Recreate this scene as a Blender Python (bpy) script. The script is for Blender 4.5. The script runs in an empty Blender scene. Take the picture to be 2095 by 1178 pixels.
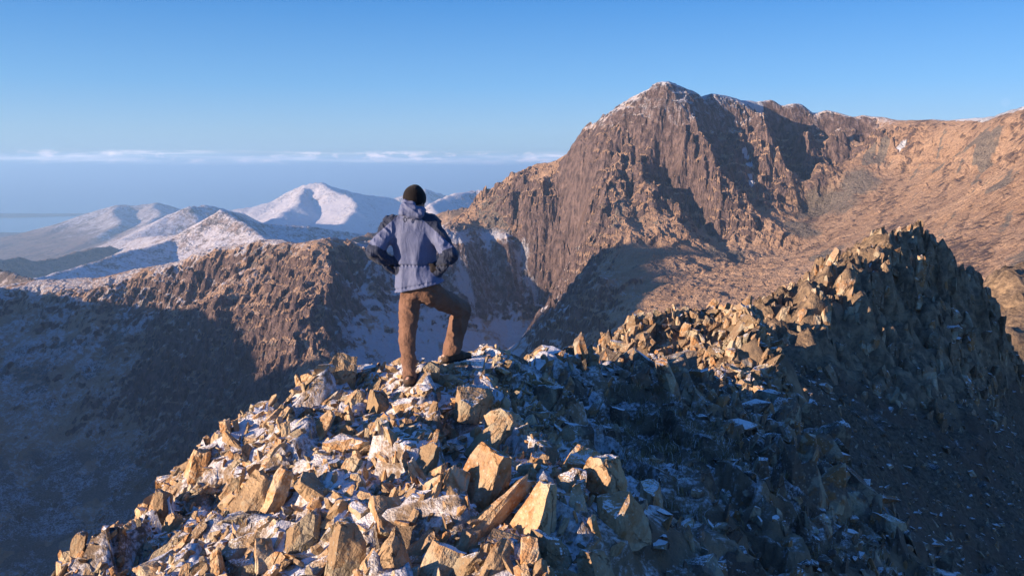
import bpy, bmesh, math, random
import numpy as np
from mathutils import Vector, Matrix

scene = bpy.context.scene
col = scene.collection
R = math.radians

# ------------------------------------------------------------------ camera, sky, sun, exposure
# The camera stands at the world origin, 900 m above the sea, on a rocky ridge; +Y is the way it looks.
FPX = 1800.0                       # focal length in pixels of the 2095-pixel-wide photograph
PITCH = math.atan((589 - 345) / FPX)
cam_data = bpy.data.cameras.new('camera')
cam_data.sensor_width = 36.0
cam_data.lens = 36.0 * FPX / 2095.0
cam_data.clip_start = 0.2
cam_data.clip_end = 400000.0
cam = bpy.data.objects.new('camera', cam_data)
cam.rotation_euler = (R(90) - PITCH, 0, 0)
col.objects.link(cam)
scene.camera = cam

SUN_EL = R(9.0)
SUN_BACK = R(26.0)                 # the sun stands to the left and this much behind the camera
to_sun = Vector((-math.cos(SUN_BACK) * math.cos(SUN_EL), -math.sin(SUN_BACK) * math.cos(SUN_EL), math.sin(SUN_EL)))
sun_data = bpy.data.lights.new('sun', 'SUN')
sun_data.energy = 5.0
sun_data.angle = R(0.5)
sun_data.color = (1.0, 0.75, 0.535)
sun = bpy.data.objects.new('sun', sun_data)
sun.rotation_euler = to_sun.to_track_quat('Z', 'Y').to_euler()
sun.location = (-40, -20, 30)
col.objects.link(sun)

scene.view_settings.view_transform = 'Standard'
scene.view_settings.look = 'None'
scene.view_settings.gamma = 1.0
scene.view_settings.use_curve_mapping = False
scene.view_settings.exposure = 1.15
scene.cycles.use_denoising = True
scene.cycles.max_bounces = 5
scene.cycles.diffuse_bounces = 2
scene.cycles.glossy_bounces = 1
scene.cycles.volume_bounces = 1
scene.cycles.transparent_max_bounces = 6
scene.cycles.caustics_reflective = False
scene.cycles.caustics_refractive = False


class NT:
    """small helper that wires shader nodes"""
    def __init__(self, tree):
        self.t = tree
        self.n = tree.nodes
        self.l = tree.links

    def new(self, typ, **kw):
        nd = self.n.new(typ)
        for k, v in kw.items():
            setattr(nd, k, v)
        return nd

    def put(self, sock, v):
        if v is None:
            return
        if isinstance(v, bpy.types.NodeSocket):
            self.l.new(v, sock)
        elif isinstance(v, (tuple, list)):
            if sock.type == 'RGBA' and len(v) == 3:
                v = (*v, 1.0)
            sock.default_value = v
        else:
            sock.default_value = v

    def math(self, op, a, b=None, c=None, clamp=False):
        nd = self.new('ShaderNodeMath', operation=op, use_clamp=clamp)
        for i, v in enumerate((a, b, c)):
            if v is not None:
                self.put(nd.inputs[i], v)
        return nd.outputs[0]

    def vmath(self, op, a, b=None):
        nd = self.new('ShaderNodeVectorMath', operation=op)
        self.put(nd.inputs[0], a)
        if b is not None:
            self.put(nd.inputs[1], b)
        return nd.outputs[0]

    def ramp(self, v, lo, hi, a=0.0, b=1.0):
        nd = self.new('ShaderNodeMapRange', interpolation_type='SMOOTHSTEP', clamp=True)
        for i, q in enumerate((v, lo, hi, a, b)):
            self.put(nd.inputs[i], q)
        return nd.outputs[0]

    def mix(self, f, a, b):
        nd = self.new('ShaderNodeMix', data_type='RGBA')
        self.put(nd.inputs[0], f)
        self.put(nd.inputs[6], a)
        self.put(nd.inputs[7], b)
        return nd.outputs[2]

    def noise(self, vec, scale, detail=4.0, rough=0.55, dist=0.0):
        nd = self.new('ShaderNodeTexNoise')
        self.put(nd.inputs['Vector'], vec)
        self.put(nd.inputs['Scale'], scale)
        nd.inputs['Detail'].default_value = detail
        nd.inputs['Roughness'].default_value = rough
        nd.inputs['Distortion'].default_value = dist
        return nd.outputs[0]

    def voro(self, vec, scale, feature='F1'):
        nd = self.new('ShaderNodeTexVoronoi', feature=feature)
        self.put(nd.inputs['Vector'], vec)
        self.put(nd.inputs['Scale'], scale)
        return nd.outputs[0]

    def bump(self, h, dist, strength=1.0, normal=None):
        nd = self.new('ShaderNodeBump')
        nd.inputs['Distance'].default_value = dist
        nd.inputs['Strength'].default_value = strength
        self.put(nd.inputs['Height'], h)
        if normal is not None:
            self.put(nd.inputs['Normal'], normal)
        return nd.outputs[0]

    def sep(self, v):
        nd = self.new('ShaderNodeSeparateXYZ')
        self.put(nd.inputs[0], v)
        return nd.outputs

    def comb(self, x, y, z):
        nd = self.new('ShaderNodeCombineXYZ')
        for i, q in enumerate((x, y, z)):
            self.put(nd.inputs[i], q)
        return nd.outputs[0]


# ---- world: clear morning sky, a low bank of cloud over the sea all round the horizon, a faint moon
world = bpy.data.worlds.new('World')
scene.world = world
world.use_nodes = True
W = NT(world.node_tree)
W.n.clear()
sky = W.new('ShaderNodeTexSky', sky_type='NISHITA')
sky.sun_disc = False
sky.sun_elevation = SUN_EL
sky.sun_rotation = math.atan2(to_sun.x, to_sun.y)
sky.altitude = 900.0
sky.air_density = 1.0
sky.dust_density = 0.0
sky.ozone_density = 3.0
tc = W.new('ShaderNodeTexCoord').outputs['Generated']
dx, dy, dz = W.sep(tc)
az = W.math('ARCTAN2', dx, dy)
SKY_STRENGTH = 0.15
edge_n = W.noise(W.comb(az, W.math('MULTIPLY', dz, 3.0), 0.0), 9.0, 5, 0.6)
edge = W.math('ADD', dz, W.math('MULTIPLY', W.math('SUBTRACT', edge_n, 0.5), 0.009))
bank = W.ramp(edge, 0.0175, 0.0125)
streak_n = W.noise(W.comb(az, W.math('MULTIPLY', dz, 9.0), 3.0), 13.0, 6, 0.62, 0.3)
streak = W.math('MULTIPLY', W.ramp(streak_n, 0.50, 0.72), W.math('MULTIPLY', W.ramp(dz, 0.0205, 0.0165), W.ramp(dz, -0.015, 0.004)))
puff_n = W.noise(W.comb(az, W.math('MULTIPLY', dz, 2.6), 7.0), 30.0, 6, 0.6)
puff_w = W.noise(W.comb(az, 0.0, 1.0), 5.0, 2, 0.5)
puff = W.math('MULTIPLY', W.ramp(W.math('ADD', puff_n, W.math('MULTIPLY', puff_w, 0.35)), 0.68, 0.84),
              W.math('MULTIPLY', W.ramp(dz, 0.021, 0.013), W.ramp(dz, -0.004, 0.004)))
deep = W.ramp(dz, 0.0, 0.30)
nis = W.vmath('MULTIPLY', sky.outputs[0], W.mix(W.math('POWER', deep, 0.6), (0.57, 0.65, 0.97), (0.150, 0.39, 0.66)))
cr = W.new('ShaderNodeValToRGB')
W.put(cr.inputs[0], dz)
e = cr.color_ramp.elements
e[0].position, e[0].color = 0.0, (0.37, 0.54, 0.74, 1)
e[1].position, e[1].color = 1.0, (0.035, 0.135, 0.47, 1)
for p_, c_ in ((0.04, (0.36, 0.55, 0.76, 1)), (0.09, (0.205, 0.47, 0.80, 1)), (0.18, (0.074, 0.31, 0.73, 1)), (0.45, (0.05, 0.19, 0.58, 1))):
    q = e.new(p_)
    q.color = c_
ramp_sky = W.vmath('MULTIPLY', cr.outputs[0], (3.0, 3.0, 3.0))
skyc = W.mix(0.68, nis, ramp_sky)
k = 0.66 / SKY_STRENGTH
c1 = W.mix(W.math('MULTIPLY', bank, 0.45), skyc, (0.42 * k, 0.58 * k, 0.84 * k))
c2 = W.mix(W.math('MULTIPLY', streak, 0.9), c1, (1.05 * k, 0.95 * k, 1.05 * k))
soft_n = W.noise(W.comb(az, W.math('MULTIPLY', dz, 26.0), 9.0), 6.0, 6, 0.6, 0.4)
soft = W.math('MULTIPLY', W.ramp(soft_n, 0.45, 0.70), W.math('MULTIPLY', W.ramp(dz, 0.020, 0.013), W.ramp(dz, -0.006, 0.006)))
c2 = W.mix(W.math('MULTIPLY', soft, 0.75), c2, (1.3 * k, 1.18 * k, 1.25 * k))
c3 = W.mix(W.math('MULTIPLY', puff, 0.8), c2, (1.5 * k, 1.2 * k, 1.2 * k))


def view_dir(px, py):
    u = (px - 1047.5) / FPX
    v = (589 - py) / FPX
    c, s = math.cos(PITCH), math.sin(PITCH)
    return Vector((u, c + v * s, -s + v * c))


moon_dir = view_dir(2057, 210).normalized()
dot = W.new('ShaderNodeVectorMath', operation='DOT_PRODUCT')
W.put(dot.inputs[0], W.vmath('NORMALIZE', tc))
dot.inputs[1].default_value = moon_dir
mr = 0.0041
moon = W.ramp(dot.outputs['Value'], math.cos(mr * 1.08), math.cos(mr * 0.92))
maria = W.noise(tc, 420.0, 2, 0.5)
moonc = W.mix(maria, (0.05 * k, 0.035 * k, 0.03 * k), (0.012 * k, 0.008 * k, 0.006 * k))
c4 = W.new('ShaderNodeMix', data_type='RGBA', blend_type='ADD')
W.put(c4.inputs[0], moon)
W.put(c4.inputs[6], c3)
W.put(c4.inputs[7], moonc)
bg = W.new('ShaderNodeBackground')
W.put(bg.inputs[0], c4.outputs[2])
bg.inputs[1].default_value = SKY_STRENGTH
wo = W.new('ShaderNodeOutputWorld')
W.l.new(bg.outputs[0], wo.inputs[0])


# ------------------------------------------------------------------ numeric helpers
def P(px, py, D):
    """point that lies D metres ahead and shows at (px, py) of the photograph"""
    d = view_dir(px, py)
    return np.array(d) * (D / d.y)


def h2(ix, iy, seed=0):
    n = (ix.astype(np.int64) * 374761393 + iy.astype(np.int64) * 668265263 + seed * 974634777) & 0xffffffff
    n = ((n ^ (n >> 13)) * 1274126177) & 0xffffffff
    n = ((n ^ (n >> 16)) * 2246822519) & 0xffffffff
    return ((n ^ (n >> 15)) & 0xffffff).astype(np.float32) / np.float32(0xffffff)


def pnoise(x, y, seed=0):
    ix, iy = np.floor(x), np.floor(y)
    fx, fy = (x - ix).astype(np.float32), (y - iy).astype(np.float32)
    ux, uy = fx * fx * fx * (fx * (fx * 6 - 15) + 10), fy * fy * fy * (fy * (fy * 6 - 15) + 10)

    def g(i, j):
        a = h2(ix + i, iy + j, seed) * np.float32(2 * np.pi)
        return np.cos(a) * (fx - i) + np.sin(a) * (fy - j)
    a = g(0, 0) * (1 - ux) + g(1, 0) * ux
    b = g(0, 1) * (1 - ux) + g(1, 1) * ux
    return (a * (1 - uy) + b * uy) * 1.4


def fbm(x, y, octs=5, seed=0, gain=0.5, ridged=False):
    s, a, t = 0.0, 1.0, 0.0
    c, sn = math.cos(0.6), math.sin(0.6)
    for o in range(octs):
        n = pnoise(x, y, seed + o * 17)
        if ridged:
            n = 1.0 - 2.0 * np.abs(n)
        s = s + a * n
        t += a
        a *= gain
        x, y = (c * x - sn * y) * 2.03 + 11.3, (sn * x + c * y) * 2.03 - 7.9
    return s / t


def gullies(X, Y, gx, gy, cell, octs=5, branch=1.0, seed=0):
    """branching channels that run down the slope (gx, gy = slope direction)"""
    out = np.zeros_like(X)
    ax, ay = np.zeros_like(X), np.zeros_like(X)
    f, a, tot = 1.0 / cell, 1.0, 0.0
    for o in range(octs):
        wx, wy = gy + ay * branch, -gx - ax * branch
        px, py = X * f + 31.7 * o, Y * f - 17.3 * o
        ix, iy = np.floor(px), np.floor(py)
        fx, fy = px - ix, py - iy
        va = np.zeros_like(X)
        vx, vy, wt = np.zeros_like(X), np.zeros_like(X), np.zeros_like(X)
        for i in range(-1, 3):
            for j in range(-1, 3):
                qx = fx - i + 0.5 - h2(ix + i, iy + j, seed + o * 5) * 0.9
                qy = fy - j + 0.5 - h2(ix + i, iy + j, seed + 91 + o * 5) * 0.9
                w = np.exp(-(qx * qx + qy * qy) * 2.0)
                m = (qx * wx + qy * wy) * (2 * np.pi)
                wt += w
                va += np.cos(m) * w
                s = -np.sin(m) * w
                vx += s * wx
                vy += s * wy
        out += a * va / wt
        ax += vx / wt * a
        ay += vy / wt * a
        tot += a
        f *= 2.0
        a *= 0.55
    return out / tot


def blocks(X, Y, cell, seed, tilt=0.5, stretch=1.0, ang=0.0):
    """broken ground: every cell is a tilted flat-topped block"""
    c, s = math.cos(ang), math.sin(ang)
    U, V = (c * X + s * Y) / cell, (-s * X + c * Y) / (cell * stretch)
    iu, iv = np.floor(U), np.floor(V)
    best = np.full(X.shape, 9.0, dtype=np.float32)
    out = np.zeros_like(best)
    for i in (-1, 0, 1):
        for j in (-1, 0, 1):
            a, b_ = iu + i, iv + j
            du = U - a - h2(a, b_, seed)
            dv = V - b_ - h2(a, b_, seed + 1)
            d = du * du + dv * dv
            hh = (h2(a, b_, seed + 2) - 0.5) + tilt * ((h2(a, b_, seed + 3) - 0.35) * du + (h2(a, b_, seed + 4) - 0.5) * dv) * 2
            m = d < best
            best = np.where(m, d, best)
            out = np.where(m, hh, out)
    return out


def sstep(v, lo, hi):
    t = np.clip((v - lo) / (hi - lo), 0, 1)
    return t * t * (3 - 2 * t)


class Surface:
    """height field through scattered points (radial basis functions)"""
    def __init__(self, pts, soft):
        self.p = np.array(pts, dtype=np.float64)
        self.c = soft
        n = len(self.p)
        d = self.p[:, None, :2] - self.p[None, :, :2]
        A = np.zeros((n + 3, n + 3))
        A[:n, :n] = -np.sqrt((d ** 2).sum(2) + soft * soft)
        A[:n, :n] += np.eye(n) * soft * 0.15
        A[:n, n] = A[n, :n] = 1
        A[:n, n + 1:] = self.p[:, :2]
        A[n + 1:, :n] = self.p[:, :2].T
        b = np.zeros(n + 3)
        b[:n] = self.p[:, 2]
        self.w = np.linalg.lstsq(A, b, rcond=None)[0]

    def __call__(self, X, Y):
        x, y = np.ravel(X).astype(np.float32), np.ravel(Y).astype(np.float32)
        n = len(self.p)
        z = (self.w[n] + self.w[n + 1] * x.astype(np.float64) + self.w[n + 2] * y.astype(np.float64))
        for i in range(n):
            z -= np.float32(self.w[i]) * np.sqrt((x - np.float32(self.p[i, 0])) ** 2 + (y - np.float32(self.p[i, 1])) ** 2 + np.float32(self.c * self.c))
        return z.reshape(np.shape(X)).astype(np.float32)


def chain(pix, step):
    """points along a line of (px, py, D)"""
    out = []
    for a, b in zip(pix[:-1], pix[1:]):
        A, B = P(*a), P(*b)
        n = max(1, int(np.linalg.norm((B - A)[:2]) / step))
        for i in range(n):
            out.append(A + (B - A) * i / n)
    out.append(P(*pix[-1]))
    return out


def grid_mesh(name, X, Y, Z, mask=None, material=None, smooth=True):
    nj, ni = X.shape
    v = np.stack([X, Y, Z], -1).reshape(-1, 3).astype(np.float32)
    idx = np.arange(nj * ni, dtype=np.int32).reshape(nj, ni)
    q = np.stack([idx[:-1, :-1], idx[:-1, 1:], idx[1:, 1:], idx[1:, :-1]], -1).reshape(-1, 4)
    return raw_mesh(name, v, q, mask, material, smooth)


def raw_mesh(name, v, f, mask=None, material=None, smooth=True):
    me = bpy.data.meshes.new(name)
    nf, k = f.shape
    me.vertices.add(len(v))
    me.vertices.foreach_set('co', np.ascontiguousarray(v, dtype=np.float32).ravel())
    me.loops.add(nf * k)
    me.loops.foreach_set('vertex_index', np.ascontiguousarray(f, dtype=np.int32).ravel())
    me.polygons.add(nf)
    me.polygons.foreach_set('loop_start', np.arange(0, nf * k, k, dtype=np.int32))
    me.polygons.foreach_set('loop_total', np.full(nf, k, dtype=np.int32))
    me.polygons.foreach_set('use_smooth', np.full(nf, smooth, dtype=bool))
    if mask is not None:
        at = me.attributes.new('mask', 'FLOAT_COLOR', 'POINT')
        at.data.foreach_set('color', np.ascontiguousarray(mask, dtype=np.float32).ravel())
    me.update(calc_edges=True)
    me.validate()
    if material:
        me.materials.append(material)
    return me


def link(name, me, parent=None, **props):
    o = bpy.data.objects.new(name, me)
    col.objects.link(o)
    if parent is not None:
        o.parent = parent
    for k_, v_ in props.items():
        o[k_] = v_
    return o


def normal_z(X, Y, Z):
    zy = np.gradient(Z, Y[:, 0], axis=0)
    zx = np.gradient(Z, X[0, :], axis=1)
    return zx, zy, 1.0 / np.sqrt(1 + zx * zx + zy * zy)


# ------------------------------------------------------------------ materials
def principled(name, rough=0.9):
    m = bpy.data.materials.new(name)
    m.use_nodes = True
    T = NT(m.node_tree)
    b = T.n['Principled BSDF']
    b.inputs['Roughness'].default_value = rough
    b.inputs['Specular IOR Level'].default_value = 0.2
    return m, T, b


def terrain_material(name, scale, bump_dist, rock=((0.090, 0.064, 0.062), (0.275, 0.195, 0.175)),
                     grass=((0.345, 0.220, 0.142), (0.470, 0.322, 0.220)), frost_c=(0.60, 0.63, 0.70)):
    m, T, b = principled(name)
    pos = T.new('ShaderNodeNewGeometry').outputs['Position']
    at = T.new('ShaderNodeAttribute', attribute_name='mask')
    sc = T.new('ShaderNodeSeparateColor')
    T.l.new(at.outputs['Color'], sc.inputs[0])
    fr, gr, scree = sc.outputs
    big = T.noise(pos, 0.012 * scale, 4, 0.6)
    mid = T.noise(pos, 0.09 * scale, 5, 0.62)
    px_, py_, pz_ = T.sep(pos)
    streakv = T.comb(px_, py_, T.math('MULTIPLY', pz_, 0.22))
    lines = T.noise(streakv, 0.13 * scale, 5, 0.65, 0.4)
    fine = T.noise(pos, 0.5 * scale, 4, 0.65)
    rk = T.mix(T.ramp(T.math('ADD', T.math('MULTIPLY', lines, 0.6), T.math('MULTIPLY', mid, 0.4)), 0.36, 0.64), rock[0], rock[1])
    rk = T.mix(T.ramp(big, 0.55, 0.75, 0.0, 0.6), rk, (0.20, 0.125, 0.085))
    gs = T.mix(T.ramp(T.math('ADD', T.math('MULTIPLY', big, 0.5), T.math('MULTIPLY', mid, 0.5)), 0.38, 0.62), grass[0], grass[1])
    gs = T.mix(T.ramp(T.math('ADD', T.math('MULTIPLY', fine, 0.5), T.math('MULTIPLY', mid, 0.5)), 0.50, 0.64, 0.0, 0.75), gs, (0.20, 0.115, 0.080))
    sr = T.mix(T.ramp(fine, 0.4, 0.65), (0.15, 0.125, 0.105), (0.25, 0.21, 0.175))
    g2 = T.ramp(T.math('ADD', gr, T.math('MULTIPLY', T.math('SUBTRACT', mid, 0.5), 1.1)), 0.40, 0.62)
    s2 = T.ramp(T.math('ADD', scree, T.math('MULTIPLY', T.math('SUBTRACT', mid, 0.5), 0.5)), 0.4, 0.65)
    c = T.mix(g2, rk, gs)
    c = T.mix(s2, c, sr)
    f2 = T.math('ADD', fr, T.math('ADD', T.math('MULTIPLY', T.math('SUBTRACT', fine, 0.5), 0.9), T.math('MULTIPLY', T.math('SUBTRACT', lines, 0.5), 0.9)))
    f3 = T.math('MAXIMUM', T.ramp(f2, 0.42, 0.75, 0.0, 0.82), T.ramp(fr, 0.86, 0.98))
    c = T.mix(f3, c, frost_c)
    T.put(b.inputs['Base Color'], c)
    hgt = T.math('ADD', T.math('MULTIPLY', lines, 1.0), T.math('ADD', T.math('MULTIPLY', mid, 0.7), T.math('MULTIPLY', fine, 0.35)))
    T.put(b.inputs['Normal'], T.bump(T.math('MULTIPLY', hgt, T.math('SUBTRACT', 1.0, T.math('MULTIPLY', g2, 0.45))), bump_dist))
    return m


M_mount = terrain_material('mountain_rock', 1.0, 13.0)
M_far = terrain_material('hill_heath', 0.22, 10.0, rock=((0.085, 0.065, 0.055), (0.20, 0.15, 0.12)),
                         grass=((0.19, 0.135, 0.105), (0.30, 0.215, 0.165)), frost_c=(0.74, 0.72, 0.76))

# ------------------------------------------------------------------ the mountain across the valley
SKY = [(1000, 399, 1900), (1060, 370, 1900), (1120, 336, 1830), (1150, 329, 1730), (1180, 299, 1680), (1230, 250, 1645), (1270, 224, 1625),
       (1320, 197, 1610), (1362, 169, 1600), (1390, 181, 1610), (1430, 194, 1630), (1480, 197, 1660), (1540, 206, 1690), (1580, 206, 1700),
       (1640, 213, 1705), (1690, 229, 1700), (1730, 238, 1690), (1800, 241, 1675), (1850, 247, 1650), (1930, 248, 1580), (2000, 241, 1480),
       (2050, 229, 1400), (2095, 218, 1320), (2250, 190, 1150), (2500, 130, 900)]
LEFT = [(-250, 575, 1640), (-100, 590, 1690), (0, 588, 1700), (70, 574, 1690), (130, 572, 1680), (200, 567, 1670), (290, 549, 1660), (370, 537, 1640), (400, 519, 1630),
        (450, 508, 1620), (490, 503, 1610), (530, 494, 1600), (580, 492, 1585), (610, 499, 1540), (645, 502, 1480)]
BWLCH = [(645, 502, 1480), (690, 505, 1485), (750, 497, 1530), (800, 482, 1570), (870, 472, 1600), (940, 460, 1640), (985, 467, 1655),
         (1060, 455, 1675), (1085, 402, 1685), (1110, 368, 1690), (1150, 329, 1730)]
pts = []
pts += chain(SKY, 27) + chain(LEFT, 30) + chain(BWLCH, 45)
for p in chain(SKY, 150):                       # the far side of the skyline falls away
    d = np.array([p[0], p[1], 0]) / np.hypot(p[0], p[1])
    pts.append(p + d * 200 + np.array([0, 0, -120]))
    pts.append(p + d * 600 + np.array([0, 0, -420]))
for p in chain(LEFT + BWLCH[1:4], 150):
    d = np.array([p[0], p[1], 0]) / np.hypot(p[0], p[1])
    pts.append(p + d * 180 + np.array([0, 0, -110]))
    pts.append(p + d * 500 + np.array([0, 0, -380]))
# ribs of the main peak (crest lines that stand proud) and the gullies between them
RIBS = [
    [(1335, 200, 1600), (1345, 250, 1570), (1395, 310, 1530), (1440, 365, 1490), (1475, 410, 1460), (1540, 450, 1420), (1600, 485, 1385)],
    [(1270, 226, 1622), (1275, 280, 1580), (1300, 340, 1530), (1345, 385, 1475), (1370, 450, 1400), (1385, 500, 1330)],
    [(1180, 300, 1675), (1200, 350, 1590), (1230, 400, 1490), (1255, 460, 1390), (1285, 520, 1290)],
    [(1085, 403, 1680), (1080, 435, 1660), (1095, 470, 1640)],
    [(1560, 207, 1690), (1580, 260, 1630), (1600, 320, 1575), (1640, 375, 1530)],
    [(1625, 214, 1700), (1650, 265, 1640), (1680, 335, 1570)],
    [(1690, 230, 1697), (1710, 275, 1645), (1735, 325, 1585)],
    [(1770, 241, 1682), (1785, 275, 1635), (1800, 315, 1580)],
]
GUL = [
    [(1440, 215, 1642), (1470, 280, 1600), (1500, 340, 1550), (1530, 390, 1508), (1560, 430, 1468)],
    [(1235, 290, 1600), (1250, 340, 1555), (1290, 400, 1485), (1310, 460, 1405), (1330, 510, 1335)],
    [(1135, 365, 1710), (1150, 420, 1660), (1165, 480, 1610)],
    [(1380, 385, 1530), (1420, 430, 1480), (1440, 470, 1440), (1470, 500, 1400)],
    [(1605, 225, 1708), (1645, 300, 1655), (1690, 370, 1590)],
    [(1665, 235, 1712), (1700, 300, 1660), (1725, 340, 1615)],
    [(1740, 250, 1708), (1770, 300, 1655)],
    [(1545, 225, 1705), (1570, 290, 1670), (1600, 350, 1625), (1630, 390, 1580)],
]
for L in RIBS + GUL:
    pts += chain(L, 40)
for q in [(1650, 430, 1500), (1610, 520, 1350), (1500, 540, 1290), (1400, 600, 1050), (1350, 645, 980), (1240, 590, 1120), (1290, 560, 1190),
          (1200, 680, 1060), (1190, 760, 980), (1100, 560, 1610), (1170, 585, 1590), (1450, 560, 1160),
          (1750, 400, 1470), (1850, 350, 1500), (1950, 330, 1420), (2050, 330, 1250), (2095, 350, 1120), (2095, 450, 800), (2095, 540, 600),
          (2000, 560, 690), (1900, 450, 1050), (1800, 480, 1120), (1700, 560, 1000), (1600, 610, 960), (1500, 640, 950), (1450, 660, 900),
          (1700, 720, 650), (1500, 800, 600), (2000, 740, 400), (2300, 400, 700), (2300, 600, 380),
          # the frosted saddle and the headwall under it, in shade
          (760, 520, 1500), (860, 510, 1550), (950, 500, 1580), (1040, 500, 1620), (715, 570, 1450), (800, 570, 1495), (900, 560, 1535), (1000, 550, 1600), (1070, 540, 1625),
          (700, 640, 1375), (800, 640, 1440), (900, 640, 1480), (1000, 640, 1545), (1080, 630, 1580), (1150, 640, 1570), (690, 720, 1300), (800, 720, 1360), (900, 720, 1400), (1000, 720, 1450), (1080, 720, 1450),
          (690, 800, 1220), (850, 800, 1260), (1000, 800, 1200), (1150, 800, 950),
          # left face
          (560, 560, 1500), (560, 620, 1420), (500, 650, 1400), (560, 720, 1300), (590, 790, 1215), (450, 570, 1560), (430, 605, 1540), (300, 625, 1560),
          (200, 640, 1560), (100, 645, 1570), (0, 650, 1580), (300, 720, 1450), (100, 760, 1420), (450, 760, 1340), (300, 850, 1320), (150, 900, 1290),
          (300, 1000, 1180), (100, 1000, 1180), (430, 930, 1190), (50, 1178, 1000), (300, 1178, 1000), (600, 1000, 1040), (600, 1178, 900),
          (-150, 800, 1380), (-150, 1100, 1050)]:
    pts.append(P(*q))
pts += chain([(645, 503, 1480), (686, 563, 1410), (664, 640, 1330), (650, 740, 1250), (625, 810, 1185), (600, 900, 1110)], 30)   # sunlit spur
pts += chain([(600, 500, 1545), (520, 562, 1490), (395, 632, 1440)], 30)
pts += chain([(560, 492, 1590), (470, 560, 1545), (440, 600, 1520)], 40)
# out of the picture: an invented peak on the left, shaped to cast the valley shadow, the near flank of our own ridge, the valley floor
for q in [(-1200, 330, 60), (-1200, 430, 102), (-1200, 490, 110), (-1200, 545, 114), (-1200, 590, 138), (-1200, 650, 136), (-1200, 690, 95), (-1200, 725, -60), (-1200, 760, -165), (-1200, 785, -188), (-1200, 850, -170), (-1200, 900, -150),
          (-1200, 960, -132), (-1200, 1022, -118), (-1200, 1107, -110), (-1200, 1200, -132), (-1200, 1280, -149), (-1200, 1345, -159), (-1200, 1450, -174), (-1130, 1560, -195),
          (-1350, 300, -30), (-1500, 200, -90), (-1750, 100, -210), (-1000, 460, -120), (-960, 620, -330), (-960, 900, -330), (-900, 560, -300), (-780, 760, -400), (-650, 620, -440),
          (-1000, 300, -330), (-1450, 1500, -420), (-1500, 1000, -360), (-1700, 700, -420), (-2000, 500, -500), (-1500, 600, -220),
          (-300, 500, -480), (0, 500, -400), (-500, 250, -470), (-120, 120, -120), (-60, 60, -62), (0, 200, -140), (150, 400, -200), (300, 500, -170),
          (-900, -200, -480), (-200, -300, -240), (-40, -40, -42), (0, -150, -60), (60, -300, -70), (300, -100, -190), (130, 40, -85), (200, 150, -90), (60, 110, -38),
          (90, 60, -62), (110, 130, -16), (200, 260, -10), (330, 420, -8), (600, 200, -260), (800, -400, -330), (1300, 200, -380), (1300, 700, -150), (25, 66, -14),
          (0, 0, -8), (0, 60, -30), (40, 170, -55), (-2600, 2600, -760), (0, 3000, -700), (2400, 2600, -600), (2600, -1500, -600), (-2600, -1500, -760), (0, -1600, -500)]:
    pts.append(np.array(q, dtype=float))
base_surf = Surface(pts, 9.0)


def spaced(stops):
    """coordinates with a given spacing between stops: [(from, step), ..., (to, None)]"""
    out = []
    for (a, s), (b, _) in zip(stops[:-1], stops[1:]):
        n = int(round((b - a) / s))
        out += list(np.linspace(a, b, n, endpoint=False))
    out.append(stops[-1][0])
    return np.array(out, dtype=np.float32)


xs = spaced([(-2800, 60), (-1500, 22), (-1000, 2.6), (1000, 8), (1500, 40), (2600, None)])
ys = spaced([(-1600, 80), (-200, 20), (500, 7), (850, 2.6), (1800, 20), (2400, 50), (3200, None)])
X, Y = np.meshgrid(xs, ys)
Z0 = base_surf(X, Y)
zx, zy, nz = normal_z(X, Y, Z0)
sl = np.sqrt(zx * zx + zy * zy) + 1e-6
wobble = fbm(X / 170, Y / 170, 3, 5)
gx, gy = zx / sl, zy / sl
steep = sstep(sl, 0.35, 1.0)
far = sstep(np.hypot(X, Y), 220, 480)
right = sstep(X - 0.20 * (Y - 1000), 230, 480) * sstep(Y, 1750, 1450) # the smooth sunny slope on the right
calm = 1 - 0.66 * right
er = gullies(X + 20 * wobble, Y + 20 * wobble, gx * 1.15, gy * 1.15, 95.0, 5, 0.9, 3)
er2 = gullies(X, Y, gx * 1.2, gy * 1.2, 30.0, 3, 0.9, 8)
wpx, wpy = X + 9 * fbm(X / 30, Y / 30, 3, 70), Y + 9 * fbm(X / 30, Y / 30, 3, 71)
hollow = sstep(X, -285, -235) * sstep(X, 50, 0) * sstep(Y, 1130, 1200) * sstep(Y, 1720, 1680) * sstep(Z0, -95, -125)
calm = calm * (1 - 0.72 * hollow)
blk = 6.5 * blocks(wpx, wpy, 42.0, 81, 1.0, 1.0, 0.4) + 6.0 * blocks(wpx, wpy, 18.0, 85, 1.0, 1.3, 0.9) + 2.5 * blocks(wpx, wpy, 8.0, 89, 1.0, 1.0, 0.2)
rg = fbm(X / 55, Y / 55, 5, 21, 0.55, True)
fine = fbm(X / 17, Y / 17, 4, 41, 0.6)
crag = fbm(X / 26 + 0.3 * fine, Y / 26, 4, 47, 0.6, True)
sky_d = np.full_like(Z0, 1e9)
for p in chain(SKY + [], 20) + chain(LEFT, 20):
    sky_d = np.minimum(sky_d, (X - p[0]) ** 2 + (Y - p[1]) ** 2)
qmin = 0.38 - 0.26 * sstep(X, 300, 420)
quiet = qmin + (1 - qmin) * sstep(np.sqrt(sky_d), 0, 70)
Z = Z0 + far * calm * quiet * (er * (6.0 + 18.0 * steep) + er2 * (0.5 + (3.5 + 4.0 * sstep(X, -180, -260)) * steep) + blk * (0.30 + 0.80 * steep) + (rg - 0.1) * (3.0 + 6.0 * steep) + fine * (1.4 + 2.6 * steep) + crag * (1.6 + 3.5 * steep))
Z += far * 6.0 * (fbm(X / 140, Y / 140, 4, 77))
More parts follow.
